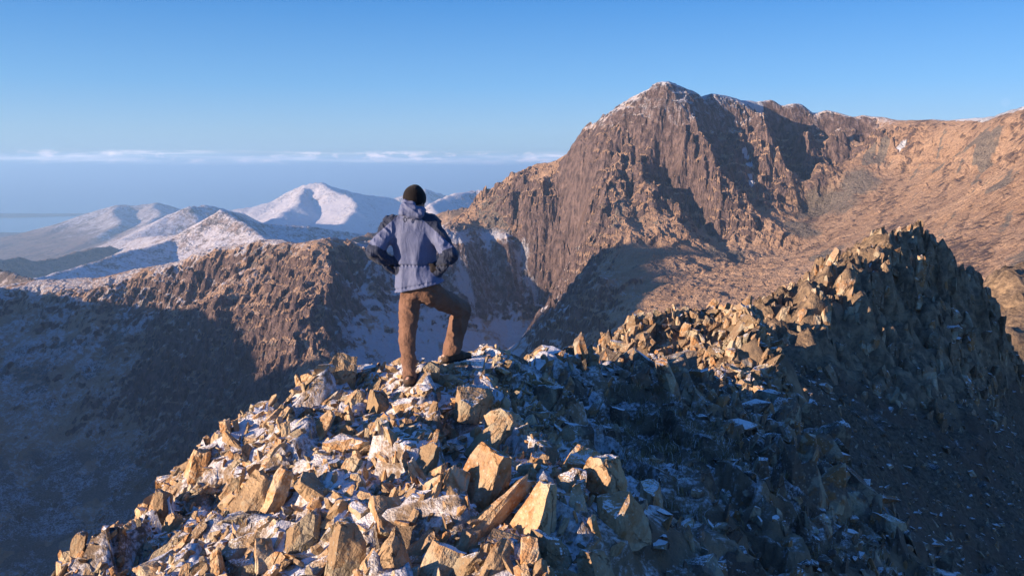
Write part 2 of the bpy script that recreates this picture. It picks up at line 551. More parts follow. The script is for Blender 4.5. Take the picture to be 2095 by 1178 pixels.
# ledges: the beds of rock make small horizontal steps on the steep faces
hb = (Z + 9 * fbm(X / 90, Y / 90, 3, 60) + 0.10 * X) / 15.0
st = hb - np.floor(hb)
Z += far * steep * calm * quiet * (sstep(st, 0.15, 0.75) - st) * (8.0 + 4.0 * sstep(X, -50, 60)) * sstep(fbm(X / 70, Y / 70, 3, 66), -0.25, 0.25)
Z -= (1 - sstep(np.hypot(X, Y), 100, 200)) * 16.0           # dips under the near ridge, which is its own mesh
edge_d = np.minimum(np.minimum(X + 2800, 2600 - X), np.minimum(Y + 1600, 3200 - Y))
Z = Z + (-905 - Z) * (1 - sstep(edge_d, 0, 500))
zx, zy, nz = normal_z(X, Y, Z)
sl = np.sqrt(zx * zx + zy * zy)
n1 = fbm(X / 60, Y / 60, 4, 91)
n2 = fbm(X / 230, Y / 230, 3, 95)
flat = sstep(nz, 0.50, 0.82)
grass = np.clip(0.08 + 0.95 * sstep(nz, 0.52, 0.76) + 0.15 * n1 - 0.25 * sstep(Z, 40, 120), 0, 1)
su, sv = 0.55 * X + 0.83 * Y, 0.83 * X - 0.55 * Y
nr = fbm(su / 240 + 0.4 * n1, sv / 60, 5, 201, 0.55)
grass = np.where(right > 0.5, np.clip(0.64 + 0.48 * nr, 0.05, 1), grass)
left = sstep(X, 330, -60)
alt = sstep(Z + 40 * n2, -30, 110)
frost = alt * (0.42 + 0.30 * flat + 0.18 * n1) * (1 - 0.85 * right)
spur = sstep(X, -520, -460) * sstep(X, -250, -290) * sstep(Y, 1560, 1480)
pat = fbm(X / 60, Y / 60, 6, 191, 0.6) + 0.5 * (flat - 0.5)
lf = left * (0.12 + 0.54 * sstep(pat, -0.20, 0.26) + 0.22 * sstep(X, -300, -220) - 0.20 * spur + 0.12 * n2) * (0.75 + 0.25 * sstep(Z, -420, -150)) * sstep(Y, 650, 800)
lf = lf * (1 - 0.75 * sstep(X, -170, -90) * sstep(Z, -135, -100)) + 0.12 * left * hollow
frost = np.clip(np.maximum(frost, lf), 0, 0.8)
ledge = sstep(nz, 0.62, 0.85) * sstep(Z, -120, 60) * steep
frost = np.clip(np.maximum(frost, 0.34 * ledge * (1 - right)), 0, 0.8)
scree = sstep(nz, 0.55, 0.72) * sstep(nz, 0.93, 0.8) * sstep(n2 + 0.5 * n1, 0.05, 0.35) * sstep(X, 500, 300) * sstep(Z, 20, -80)
scree = np.maximum(scree, 0.8 * left * sstep(Z, -385, -430) * sstep(n1, 0.35, 0.05))
for q_, r_ in (((1690, 420, 1475), 75), ((1640, 480, 1400), 50), ((1760, 360, 1500), 60), ((1480, 520, 1330), 50)):
    p = P(*q_)
    scree = np.maximum(scree, 0.95 * np.exp(-((X - p[0]) ** 2 + (Y - p[1]) ** 2) / r_ ** 2) * (0.8 + 0.5 * n1))
scree = np.maximum(scree, 0.75 * (right > 0.5) * sstep(nr - 0.3 * n2, 0.10, 0.32))
# old snow: along the crest on the right and in a few hollows
for (L, rad) in (([(1925, 248, 1585), (1960, 245, 1535), (2000, 241, 1480), (2050, 229, 1400), (2095, 218, 1320), (2200, 200, 1200)], 13), ([(1535, 205, 1688), (1552, 206, 1692)], 9),
                 ([(1525, 330, 1575), (1532, 352, 1560)], 6), ([(1534, 380, 1530), (1537, 395, 1515)], 5), ([(1840, 314, 1560), (1846, 312, 1560)], 6)):
    for p in chain(L, 8):
        p = p * (1 - 5.0 / np.hypot(p[0], p[1]))
        d2 = (X - p[0]) ** 2 + (Y - p[1]) ** 2
        frost = np.where(d2 < (rad * (1 + 0.5 * n1)) ** 2, 1.0, frost)
mask = np.stack([frost, grass, scree, np.ones_like(Z)], -1)
Z = np.where(np.isfinite(Z), Z, -900)
link('mountain', grid_mesh('mountain', X, Y, Z, mask.reshape(-1, 4), M_mount, False), kind='structure',
     label='craggy brown mountain with frosted pointed summit and ridges across the valley')


# ------------------------------------------------------------------ hills beyond, lowland, sea, haze
def hill(name, lines, width, base, label, frost_amt, grass_amt, res, bulge=1.0, frost_from=-600, seed=1, rough=0.42):
    ridge = []
    for L in lines:
        ridge += chain(L, width * 0.022)
    ridge = np.array(ridge)
    m = width * 1.05
    x0, x1 = ridge[:, 0].min() - m, ridge[:, 0].max() + m
    y0, y1 = ridge[:, 1].min() - m, ridge[:, 1].max() + m
    xs = np.linspace(x0, x1, max(30, int((x1 - x0) / res)), dtype=np.float32)
    ys = np.linspace(y0, y1, max(30, int((y1 - y0) / res)), dtype=np.float32)
    X, Y = np.meshgrid(xs, ys)
    wx = X + width * 0.10 * fbm(X / width * 1.6, Y / width * 1.6, 4, seed + 5)
    wy = Y + width * 0.10 * fbm(X / width * 1.6, Y / width * 1.6, 4, seed + 9)
    Z = np.full(X.shape, base, dtype=np.float32)
    for p in ridge:
        d = np.sqrt((wx - p[0]) ** 2 + (wy - p[1]) ** 2)
        t = np.clip(1 - d / width, 0, 1)
        Z = np.maximum(Z, base + (p[2] - base) * (0.55 * t ** (1.25 * bulge) + 0.45 * t ** (3.0 * bulge)))
    zx, zy, nz = normal_z(X, Y, Z)
    s = np.sqrt(zx ** 2 + zy ** 2) + 1e-6
    hgt = max(200.0, float(ridge[:, 2].max() - base))
    er = gullies(X, Y, zx / s * 1.1, zy / s * 1.1, width * 0.16, 5, 0.9, seed)
    mid = sstep(Z, base, base + 0.25 * hgt)
    Z = Z + rough * mid * hgt * (0.045 * er + 0.040 * fbm(X / width * 3, Y / width * 3, 6, seed + 2, 0.5) + 0.012 * fbm(X / width * 20, Y / width * 20, 4, seed + 6, 0.6, True))
    ed = np.minimum(np.minimum(X - x0, x1 - X), np.minimum(Y - y0, y1 - Y))
    Z = np.where(ed < res * 0.6, base - 60, Z)
    zx, zy, nz = normal_z(X, Y, Z)
    n1 = fbm(X / 300, Y / 300, 5, seed + 30, 0.6)
    flat = sstep(nz, 0.7, 0.93)
    frost = np.clip(frost_amt * sstep(Z + 120 * n1, frost_from - 130, frost_from + 160) * (0.75 + 0.25 * flat) + 0.12 * n1, 0, 0.84)
    grass = np.clip(grass_amt + 0.35 * n1 + 0.3 * (flat - 0.5), 0, 1)
    mask = np.stack([frost, grass, np.zeros_like(Z), np.ones_like(Z)], -1)
    link(name, grid_mesh(name, X, Y, Z, mask.reshape(-1, 4), M_far), kind='structure', label=label)


hill('hill', [[(60, 575, 3000), (120, 560, 3150), (200, 532, 3400), (300, 502, 3650), (370, 482, 3800), (400, 458, 3850), (450, 427, 3900), (478, 433, 4000), (510, 446, 4100), (560, 455, 4200),
               (640, 463, 4300), (740, 482, 4400)], [(450, 428, 3900), (520, 470, 3700), (560, 500, 3500)]],
     1100, -640, 'pointed frosted hill with a sunlit crest line and bluish shaded flank', 0.66, 0.5, 14, 0.85, -600, 3, 0.3)
hill('hill', [[(640, 500, 2150), (690, 497, 2200), (740, 480, 2250), (790, 467, 2300), (850, 452, 2350), (905, 432, 2350), (960, 420, 2300), (1010, 402, 2200)]],
     520, -560, 'low sunlit tan hill just behind the saddle', 0.25, 0.75, 8, 0.8, -200, 7)
hill('hill', [[(-120, 530, 2500), (0, 548, 2450), (40, 560, 2400), (75, 573, 2350)]], 600, -700, 'dark frosted shoulder of a hill at the edge above the cliffs', 0.5, 0.4, 10, 0.8, -500, 8)
hill('hill', [[(170, 520, 5900), (230, 497, 6000), (300, 466, 6200), (350, 440, 6400), (390, 421, 6500), (420, 420, 6600), (455, 428, 6900), (500, 440, 7300)], [(250, 490, 6000), (330, 480, 5300), (420, 470, 5000)]],
     1500, -850, 'smooth pinkish frosted hill behind the pointed hill', 0.64, 0.6, 22, 0.8, -700, 11)
hill('hill', [[(-20, 508, 8600), (60, 488, 9000), (110, 468, 9300), (170, 440, 9600), (210, 428, 9700), (250, 417, 9800), (290, 419, 9900), (330, 413, 10000), (375, 428, 10100), (430, 445, 10100)],
              [(250, 420, 9800), (230, 460, 8600), (160, 500, 7900)], [(330, 414, 10000), (300, 470, 8200), (250, 500, 7300)]],
     1900, -880, 'broad double-topped hill, hazy and frosted, nearest the estuary', 0.58, 0.5, 34, 0.95, -700, 15)
hill('hill', [[(430, 440, 7900), (475, 428, 8200), (525, 420, 8300), (565, 408, 8400), (600, 388, 8500), (630, 376, 8500), (662, 371, 8500), (700, 385, 8700), (745, 398, 8900), (800, 406, 9200)],
              [(662, 371, 8500), (700, 400, 8000), (730, 430, 7500), (690, 465, 7000)], [(630, 378, 8500), (590, 430, 7700), (560, 450, 7300)]],
     1750, -830, 'tall snowy peak with a shaded bowl, highest of the far hills', 0.80, 0.5, 28, 0.95, -640, 19)
hill('hill', [[(770, 410, 9900), (820, 399, 10000), (868, 386, 10100), (905, 396, 10200), (960, 410, 10400)]], 1500, -860, 'distant snowy hilltop showing beside the black beanie', 0.75, 0.5, 40, 0.9, -600, 23)
hill('hill', [[(880, 415, 5000), (905, 406, 5100), (940, 393, 5200), (990, 387, 5300), (1040, 392, 5400)]], 1100, -780, 'pale snow-covered ridge between the person and the brown mountain', 0.85, 0.6, 20, 0.8, -500, 27)
hill('hill', [[(-80, 520, 4600), (0, 530, 4700), (30, 525, 4800), (65, 533, 4900), (110, 528, 5000), (180, 507, 5200), (215, 502, 5300), (250, 515, 5400), (300, 520, 5500)]], 900, -850,
     'low dark wooded hills beside the estuary valley', 0.12, 0.55, 16, 0.9, -420, 31)

# lowland with an uneven shore, and a spit of land beyond the estuary
M_plain, T, b = principled('plain')
pos = T.new('ShaderNodeNewGeometry').outputs['Position']
c = T.mix(T.ramp(T.noise(pos, 0.0016, 5, 0.6), 0.42, 0.6), (0.10, 0.095, 0.06), (0.22, 0.20, 0.12))
c = T.mix(T.ramp(T.voro(pos, 0.0035), 0.45, 0.6), c, (0.26, 0.24, 0.15))
T.put(b.inputs['Base Color'], c)


def plain(name, x0, x1, y0, y1, nx, ny, z, shore, label):
    xs, ys = np.linspace(x0, x1, nx, dtype=np.float32), np.linspace(0, 1, ny, dtype=np.float32)
    X, V = np.meshgrid(xs, ys)
    lo, hi = shore(xs)
    Y = lo[None, :] + (hi - lo)[None, :] * V
    e = np.minimum(V, 1 - V)
    Z = z + 9 * fbm(X / 900, Y / 900, 4, 3) * sstep(e, 0, 0.1) - 14 * (1 - sstep(e, 0.0, 0.03))
    link(name, grid_mesh(name, X, Y.astype(np.float32), Z, None, M_plain), kind='structure', label=label)


plain('lowland', -16000, 16000, 0, 0, 260, 90, -892,
      lambda x: (np.full_like(x, -4000.0), 13800 + 900 * fbm(x / 2500, x * 0, 5, 3) - 1800 * sstep(x, -7500, -3000) + 900 * np.sin(x / 900)), 'hazy lowland fields by the estuary')
plain('coast', -26000, -7600, 0, 0, 200, 12, -893,
      lambda x: (16200 + 500 * fbm(x / 3000, x * 0, 4, 9) + 1200 * sstep(x, -9500, -7600), 18000 + 350 * fbm(x / 2500, x * 0, 4, 12) - 200 * sstep(x, -9500, -7600)), 'thin spit of land beyond the estuary water')
plain('coast', 300, 14000, 0, 0, 200, 12, -893,
      lambda x: (39000 + 900 * fbm(x / 3000, x * 0, 4, 19), 42500 + 1200 * fbm(x / 2500, x * 0, 4, 22)), 'faint far coastline across the sea')

M_sea, T, b = principled('sea_water', 0.12)
b.inputs['Base Color'].default_value = (0.02, 0.05, 0.085, 1)
b.inputs['Specular IOR Level'].default_value = 0.5
pos = T.new('ShaderNodeNewGeometry').outputs['Position']
T.put(b.inputs['Normal'], T.bump(T.noise(pos, 0.02, 4, 0.6), 3.0, 0.5))
S = 118000.0
me = raw_mesh('sea', np.array([(-S, -S, -900), (S, -S, -900), (S, S, -900), (-S, S, -900)]), np.array([[0, 1, 2, 3]]), None, M_sea)
link('sea', me, kind='structure', label='hazy blue sea reaching to the horizon')

M_haze = bpy.data.materials.new('haze')
M_haze.use_nodes = True
T = NT(M_haze.node_tree)
T.n.remove(T.n['Principled BSDF'])
pv = T.new('ShaderNodeVolumePrincipled')
pv.inputs['Color'].default_value = (0.40, 0.68, 1.0, 1)
pv.inputs['Density'].default_value = 6.2e-5
pv.inputs['Anisotropy'].default_value = 0.15
T.l.new(pv.outputs[0], T.n['Material Output'].inputs['Volume'])
bm = bmesh.new()
bmesh.ops.create_cube(bm, size=1.0)
H0, H1, S = -915.0, 270.0, 119000.0
bmesh.ops.scale(bm, vec=(2 * S, 2 * S, H1 - H0), verts=bm.verts)
bmesh.ops.translate(bm, vec=(0, 0, (H0 + H1) / 2), verts=bm.verts)
me = bpy.data.meshes.new('haze')
bm.to_mesh(me)
bm.free()
me.materials.append(M_haze)
link('haze', me, kind='stuff', label='thin pale haze over the land and sea')

# ------------------------------------------------------------------ the near ridge: ground, outcrop and pinnacle
near = []
for q in [  # ridge crest and the sunny side
        (835, 800, 7.65), (932, 752, 8.12), (880, 770, 8.1), (690, 775, 8.2), (620, 820, 7.9), (540, 850, 7.6), (450, 908, 7.0), (380, 1000, 6.6), (290, 1090, 6.2), (120, 1190, 5.6),
        (850, 900, 6.4), (850, 1000, 5.4), (850, 1178, 4.25), (600, 1178, 4.6), (400, 1178, 4.95), (600, 950, 6.2), (700, 850, 7.2), (450, 1050, 5.8), (720, 1050, 5.1),
        (1000, 900, 6.5), (1000, 1000, 5.5), (1050, 1178, 4.3), (1150, 1020, 5.3), (1230, 1100, 4.8), (1000, 820, 7.4), (960, 725, 9.4), (1020, 735, 10.0), (1100, 752, 11), (1180, 765, 12.5),
        # shaded side
        (1080, 860, 8.0), (1200, 850, 9.5), (1300, 780, 14), (1400, 790, 14.5), (1250, 1010, 6.2), (1250, 1190, 4.6), (1350, 1190, 4.8), (1330, 900, 9.0), (1450, 900, 9.6), (1380, 960, 8.2),
        (1520, 945, 8.4), (1480, 1110, 6.1), (1420, 1040, 6.8), (1560, 1000, 8.0), (1610, 1178, 6.6), (1700, 1190, 7.1), (1690, 905, 14), (1760, 1015, 11.2), (1880, 1140, 9.4), (1600, 800, 20),
        (1640, 1000, 9.5), (1700, 1090, 8.4), (1550, 850, 14),
        # outcrop
        (1195, 757, 23), (1250, 701, 24), (1310, 664, 24.8), (1370, 641, 25.5), (1425, 664, 26), (1490, 645, 25.5), (1540, 662, 24), (1566, 690, 22.8), (1500, 708, 23.5), (1400, 738, 23), (1300, 748, 23),
        (1450, 780, 21.5), (1530, 782, 21), (1230, 765, 22.5), (1350, 785, 21.5), (1592, 775, 21.5),
        # pinnacle crest, its steep shaded front, the slope below
        (1575, 679, 52), (1640, 639, 56), (1700, 589, 60), (1740, 569, 62), (1775, 539, 65), (1800, 519, 66), (1835, 510, 67), (1872, 502, 68), (1900, 519, 69), (1950, 559, 71), (1985, 606, 73), (2005, 659, 73.5),
        (2040, 704, 74), (2095, 770, 72), (1640, 704, 54), (1720, 704, 55.5), (1790, 654, 61), (1870, 614, 65), (1870, 720, 59), (1950, 694, 68), (1960, 780, 60), (1800, 800, 51), (1620, 745, 48), (1700, 800, 46.5),
        (1850, 950, 43), (2000, 1178, 38), (2095, 900, 56), (2095, 1050, 46), (1750, 900, 41), (1900, 1060, 39), (1650, 850, 40),
        # ridge going on to the right
        (2020, 625, 108), (2060, 570, 112), (2095, 550, 115), (2180, 510, 120), (2300, 470, 125), (2060, 690, 98), (2110, 730, 95), (2200, 700, 100)]:
    near.append(P(*q))
for q in [(0, 0, -1.75), (0, 2.6, -1.8), (-1.4, 2.6, -2.15), (1.2, 2.6, -2.3), (-0.5, -3, -1.8), (0, -12, -1), (-2, 0, -2.6), (2, 0, -2.9), (-5, 0, -6), (5, 0, -7), (-4.4, 5, -4.2), (-4.6, 6.4, -4.6),
          (-4.4, 8, -4.8), (-3.4, 9.2, -4.6), (-2.2, 10, -4.4), (-1.2, 11, -4.2), (-0.5, 12.5, -4.6), (0.3, 15, -5.2), (1.6, 18, -5.6), (0, 19, -7), (1.4, 23, -7.4), (2.6, 27, -7.5), (4.5, 29.5, -7.6), (6.8, 29, -8),
          (-9, 6, -10), (-8, 12, -10.5), (-6, 20, -12), (-3, 28, -13), (-25, 10, -26), (-30, -15, -28), (-20, 30, -28), (-45, 20, -46), (-10, 50, -32), (6, 46, -18), (9, 36, -9.6), (12, 44, -9.9), (13.6, 48, -9.8), (9, 60, -22),
          (16, 75, -26), (26, 80, -20), (34, 82, -20), (40, 86, -21), (50, 95, -26), (62, 125, -24), (40, 130, -45), (-40, 90, -80), (0, 110, -75), (-45, -25, -50), (45, 60, -35), (60, 70, -40), (70, 95, -33),
          (40, 30, -38), (60, 30, -60), (100, 60, -75), (20, 10, -22), (12, 10, -13), (8, 8, -8.5), (6.4, 10, -6.6), (7.2, 14, -7.4), (8.2, 19, -9.2), (9.6, 23, -10), (9, 27, -10), (14, 33, -13.5), (30, 0, -35), (12, -12, -17),
          (95, 110, -30), (110, 140, -28), (125, 90, -60), (128, -20, -110), (60, -25, -60), (95, 148, -40)]:
    near.append(np.array(q, dtype=float))
near_surf = Surface(near, 0.25)

xs = spaced([(-45, 1.6), (-6, 0.066), (6, 0.2), (14, 0.3), (42, 0.8), (75, 2.0), (130, None)])
ys = spaced([(-30, 1.0), (2.4, 0.066), (12, 0.16), (30, 0.3), (76, 0.7), (125, 1.6), (150, None)])
NX, NY = np.meshgrid(xs, ys)
NZ0 = near_surf(NX, NY)
zx, zy, nz = normal_z(NX, NY, NZ0)
sl = np.sqrt(zx ** 2 + zy ** 2)
dist = np.hypot(NX, NY)
w_near = sstep(dist, 16, 11)
w_mid = sstep(dist, 11, 16) * sstep(dist, 38, 30)
w_far = sstep(dist, 32, 42)
stp = sstep(sl, 0.5, 1.3)
rough_near = 0.25 * blocks(NX, NY, 0.42, 5, 0.8, 1.6, 0.5) + 0.07 * blocks(NX, NY, 0.17, 9, 0.8, 1.4, 0.8) + 0.08 * fbm(NX / 0.8, NY / 0.8, 4, 3)
rough_mid = 0.55 * blocks(NX, NY, 1.0, 15, 0.8, 1.5, 0.5) + 0.28 * blocks(NX, NY, 0.45, 19, 0.8, 1.3, 0.2) + 0.2 * fbm(NX / 2, NY / 2, 4, 6)
zone = sstep(NY, 46, 52) * sstep(NZ0 + 0.10 * (NY - 60), -19, -12)            # rocky part of the pinnacle
fu, fv = NX + 0.22 * NY + 0.8 * fbm(NX / 5, NY / 5, 3, 51), NY                      # steep beds strike away from the viewer: fins
fins = 1.5 * fbm(fu / 3.6, fv / 16, 3, 53, 0.55, True) + 0.8 * fbm(fu / 1.3, fv / 7, 3, 57, 0.55, True)
rough_far = zone * (0.35 + 0.65 * stp) * (1.25 * fins + 1.3 * blocks(NX, NY, 2.4, 25, 0.9, 2.6, -0.2) + 0.7 * blocks(NX, NY, 1.0, 29, 0.8, 2.0, -0.2)) \
    + (0.35 + 0.4 * zone) * blocks(NX, NY, 0.9, 31, 0.9, 1.3, 0.4) + 0.7 * fbm(NX / 6, NY / 6, 5, 8) + 0.3 * fbm(NX / 1.6, NY / 1.6, 4, 18)
NZ = NZ0 + w_near * rough_near + w_mid * rough_mid + w_far * rough_far
ed = np.minimum(np.minimum(NX + 45, 130 - NX), np.minimum(NY + 30, 150 - NY))
NZ -= 20 * (1 - sstep(ed, 0, 14))
zx, zy, nz = normal_z(NX, NY, NZ)


def near_z(x, y, grid=None):
    """ground height (bilinear) at scattered points"""
    g = NZ if grid is None else grid
    i = np.clip(np.searchsorted(xs, x) - 1, 0, len(xs) - 2)
    j = np.clip(np.searchsorted(ys, y) - 1, 0, len(ys) - 2)
    tx, ty = (x - xs[i]) / (xs[i + 1] - xs[i]), (y - ys[j]) / (ys[j + 1] - ys[j])
    return (g[j, i] * (1 - tx) + g[j, i + 1] * tx) * (1 - ty) + (g[j + 1, i] * (1 - tx) + g[j + 1, i + 1] * tx) * ty


# masks: r = frost lying, g = turf
turf = sstep(fbm(NX / 1.1, NY / 1.1, 4, 33), -0.05, 0.25) * sstep(nz, 0.45, 0.75)
ledge = np.exp(-(((NX - 1.55) / 0.75) ** 2 + ((NY - 9.2) / 1.1) ** 2)) + 0.8 * np.exp(-(((NX - 1.1) / 0.4) ** 2 + ((NY - 7.3) / 0.8) ** 2)) + np.exp(-(((NX - 2.9) / 0.5) ** 2 + ((NY - 8.6) / 1.6) ** 2))
turf = np.clip(turf * 0.25 * w_near + ledge * 1.2 + 0.75 * w_far * (1 - zone) * sstep(NX, 5, 15) + 0.45 * w_mid * turf + 0.35 * zone * turf, 0, 1)
frostn = np.clip((0.53 - 0.19 * sstep(NX, 0.6, 1.4)) * w_near + 0.34 * w_mid + w_far * (0.26 - 0.16 * zone) + 0.2 * fbm(NX / 0.9, NY / 0.9, 4, 44), 0, 1)
nmask = np.stack([frostn, turf, w_far, np.ones_like(NZ)], -1).reshape(-1, 4)


def rock_material(name, k, lit=(0.52, 0.365, 0.215), per_object=True):
    """frost-shattered volcanic rock; k = size of the markings (1 = hand-sized near the camera)"""
    m, T, b = principled(name, 0.85)
    geo = T.new('ShaderNodeNewGeometry')
    pos = geo.outputs['Position']
    nrm = T.sep(geo.outputs['Normal'])[2]
    oi = T.new('ShaderNodeObjectInfo').outputs['Random']
    rnd = T.math('FRACT', T.math('ADD', oi, geo.outputs['Random Per Island']))
    a = T.noise(pos, 2.2 * k, 5, 0.6)
    bnoise = T.noise(pos, 9.0 * k, 5, 0.65)
    fine = T.noise(pos, 55.0 * k, 4, 0.7)
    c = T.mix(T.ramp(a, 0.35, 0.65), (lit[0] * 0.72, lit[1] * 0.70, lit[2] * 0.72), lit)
    c = T.mix(T.ramp(T.math('ADD', bnoise, T.math('MULTIPLY', T.math('SUBTRACT', rnd, 0.5), 0.25)), 0.52, 0.66, 0.0, 0.8), c, (0.33, 0.165, 0.065))      # iron stain
    c = T.mix(T.ramp(T.noise(pos, 5.0 * k, 3, 0.5, 0.6), 0.52, 0.62, 0.0, 0.65), c, (0.46, 0.42, 0.31))                                                       # grey lichen
    c = T.mix(T.ramp(T.voro(pos, 26.0 * k), 0.28, 0.14, 0.0, 0.55), c, (0.50, 0.46, 0.36))                                                                  # pale spots
    c = T.mix(T.ramp(fine, 0.55, 0.75, 0.0, 0.45), c, (0.13, 0.085, 0.055))
    bright = T.math('ADD', 0.62, T.math('MULTIPLY', rnd, 0.66))
    c = T.vmath('MULTIPLY', c, T.comb(bright, bright, bright))
    crack0 = T.ramp(T.voro(T.vmath('ADD', pos, T.vmath('MULTIPLY', T.comb(bnoise, a, bnoise), (0.12 / k, 0.12 / k, 0.3 / k))), 2.6 * k, 'DISTANCE_TO_EDGE'), 0.0, 0.018)
    crack = T.math('MAXIMUM', crack0, T.ramp(T.noise(pos, 3.0 * k, 2, 0.5), 0.46, 0.56))
    c = T.mix(T.math('MULTIPLY', T.math('SUBTRACT', 1.0, crack), 0.35), c, (0.09, 0.06, 0.045))
    snow_n = T.noise(pos, 4.2 * k, 4, 0.6)
    grain = T.noise(pos, 90.0 * k, 3, 0.7)
    f = T.math('ADD', T.math('MULTIPLY', nrm, 1.0), T.math('ADD', T.math('MULTIPLY', T.math('SUBTRACT', snow_n, 0.5), 1.5), T.math('MULTIPLY', T.math('SUBTRACT', grain, 0.5), 0.9)))
    f = T.ramp(f, 0.90, 1.04)
    c = T.mix(T.math('MULTIPLY', f, 0.93), c, (0.82, 0.83, 0.86))
    T.put(b.inputs['Base Color'], c)
    px_, py_, pz_ = T.sep(pos)
    beds = T.noise(T.vmath('MULTIPLY', T.comb(T.math('ADD', px_, T.math('MULTIPLY', pz_, -0.6)), py_, T.math('MULTIPLY', pz_, 0.6)), (1.0, 0.35, 0.35)), 16.0 * k, 4, 0.6)
    h = T.math('ADD', T.math('MULTIPLY', bnoise, 0.8), T.math('ADD', T.math('MULTIPLY', beds, 0.5), T.math('ADD', T.math('MULTIPLY', fine, 0.16), T.math('MULTIPLY', crack, 0.35))))
    T.put(b.inputs['Normal'], T.bump(h, 0.065 / k, 1.0))
    return m


M_rock = rock_material('rock', 1.0)
M_rock_mid = rock_material('rock_mid', 0.42, (0.40, 0.285, 0.18))
M_rock_shaded = rock_material('rock_shade_tone', 0.7, (0.235, 0.185, 0.145))  # darker copy of the rock, the north side's shade put into its colour
M_rock_far = rock_material('rock_far', 0.16, (0.34, 0.245, 0.165))

# ground between the rocks
M_ground, T, b = principled('ridge_ground', 0.95)
geo = T.new('ShaderNodeNewGeometry')
pos = geo.outputs['Position']
nrm = T.sep(geo.outputs['Normal'])[2]
at = T.new('ShaderNodeAttribute', attribute_name='mask')
sc = T.new('ShaderNodeSeparateColor')
T.l.new(at.outputs['Color'], sc.inputs[0])
fr, gr, fa = sc.outputs
a = T.noise(pos, 1.3, 6, 0.65)
a2 = T.noise(pos, 0.35, 6, 0.65)
fine = T.noise(pos, 24.0, 4, 0.7)
fine2 = T.noise(pos, 5.0, 5, 0.7)
rk = T.mix(T.ramp(a, 0.35, 0.65), (0.15, 0.112, 0.082), (0.35, 0.25, 0.16))
rk = T.mix(T.ramp(fine2, 0.5, 0.7, 0.0, 0.6), rk, (0.20, 0.13, 0.075))
gs = T.mix(T.ramp(fine2, 0.35, 0.65), (0.075, 0.058, 0.046), (0.19, 0.148, 0.105))
gs = T.mix(T.ramp(a2, 0.45, 0.62, 0.0, 0.7), gs, (0.15, 0.10, 0.075))
g2 = T.ramp(T.math('ADD', gr, T.math('MULTIPLY', T.math('SUBTRACT', a, 0.5), 0.8)), 0.4, 0.6)
c = T.mix(g2, rk, gs)
f = T.math('ADD', T.math('MULTIPLY', nrm, 0.45), T.math('ADD', T.math('MULTIPLY', fr, 0.75), T.math('ADD', T.math('MULTIPLY', T.math('SUBTRACT', a, 0.5), 0.7), T.math('MULTIPLY', T.math('SUBTRACT', fine, 0.5), 0.55))))
f = T.ramp(f, 0.64, 0.86)
c = T.mix(T.math('MULTIPLY', f, 0.9), c, (0.80, 0.81, 0.85))
T.put(b.inputs['Base Color'], c)
hh = T.math('ADD', T.math('MULTIPLY', T.math('MULTIPLY', fa, T.math('ADD', a2, a)), 5.0), T.math('ADD', T.math('MULTIPLY', fine2, 0.6), T.math('MULTIPLY', fine, 0.25)))
T.put(b.inputs['Normal'], T.bump(hh, 0.10, 0.9))

verts = np.stack([NX, NY, NZ], -1).reshape(-1, 3)
nj, ni = NX.shape
idx = np.arange(nj * ni, dtype=np.int32).reshape(nj, ni)
quads = np.stack([idx[:-1, :-1], idx[:-1, 1:], idx[1:, 1:], idx[1:, :-1]], -1).reshape(-1, 4)
cy = NY[:-1, :-1].ravel()
cx = NX[:-1, :-1].ravel()


def split_part(sel):
    f_ = quads[sel]
    u, inv = np.unique(f_, return_inverse=True)
    return verts[u], inv.reshape(-1, 4), nmask[u]


is_out = (cy > 15.2) & (cy < 34) & (cx > 0.0) & (cx < 14)
is_pin = (cy > 40) & (cy < 90) & (cx > 10) & (cx < 52)
v_, f_, m_ = split_part(~is_out & ~is_pin)
ridge_obj = link('ridge', raw_mesh('ridge', v_, f_, m_, M_ground), kind='structure', label='shattered rocky ridge crest dusted with frost, sunny on one side and shaded on the other')
v_, f_, m_ = split_part(is_out)
outcrop_obj = link('rock_outcrop', raw_mesh('rock_outcrop', v_, f_, m_, M_ground), label='mound of broken sunlit rock on the ridge behind the frosted ledge', category='rock outcrop')
v_, f_, m_ = split_part(is_pin)
pinnacle_obj = link('rock_pinnacle', raw_mesh('rock_pinnacle', v_, f_, m_, M_ground), label='jagged dark rock pinnacle with sunlit upper edge', category='rock pinnacle')


# ------------------------------------------------------------------ rocks
from mathutils import noise as mnoise
rng = random.Random(11)
nrs = np.random.RandomState(5)


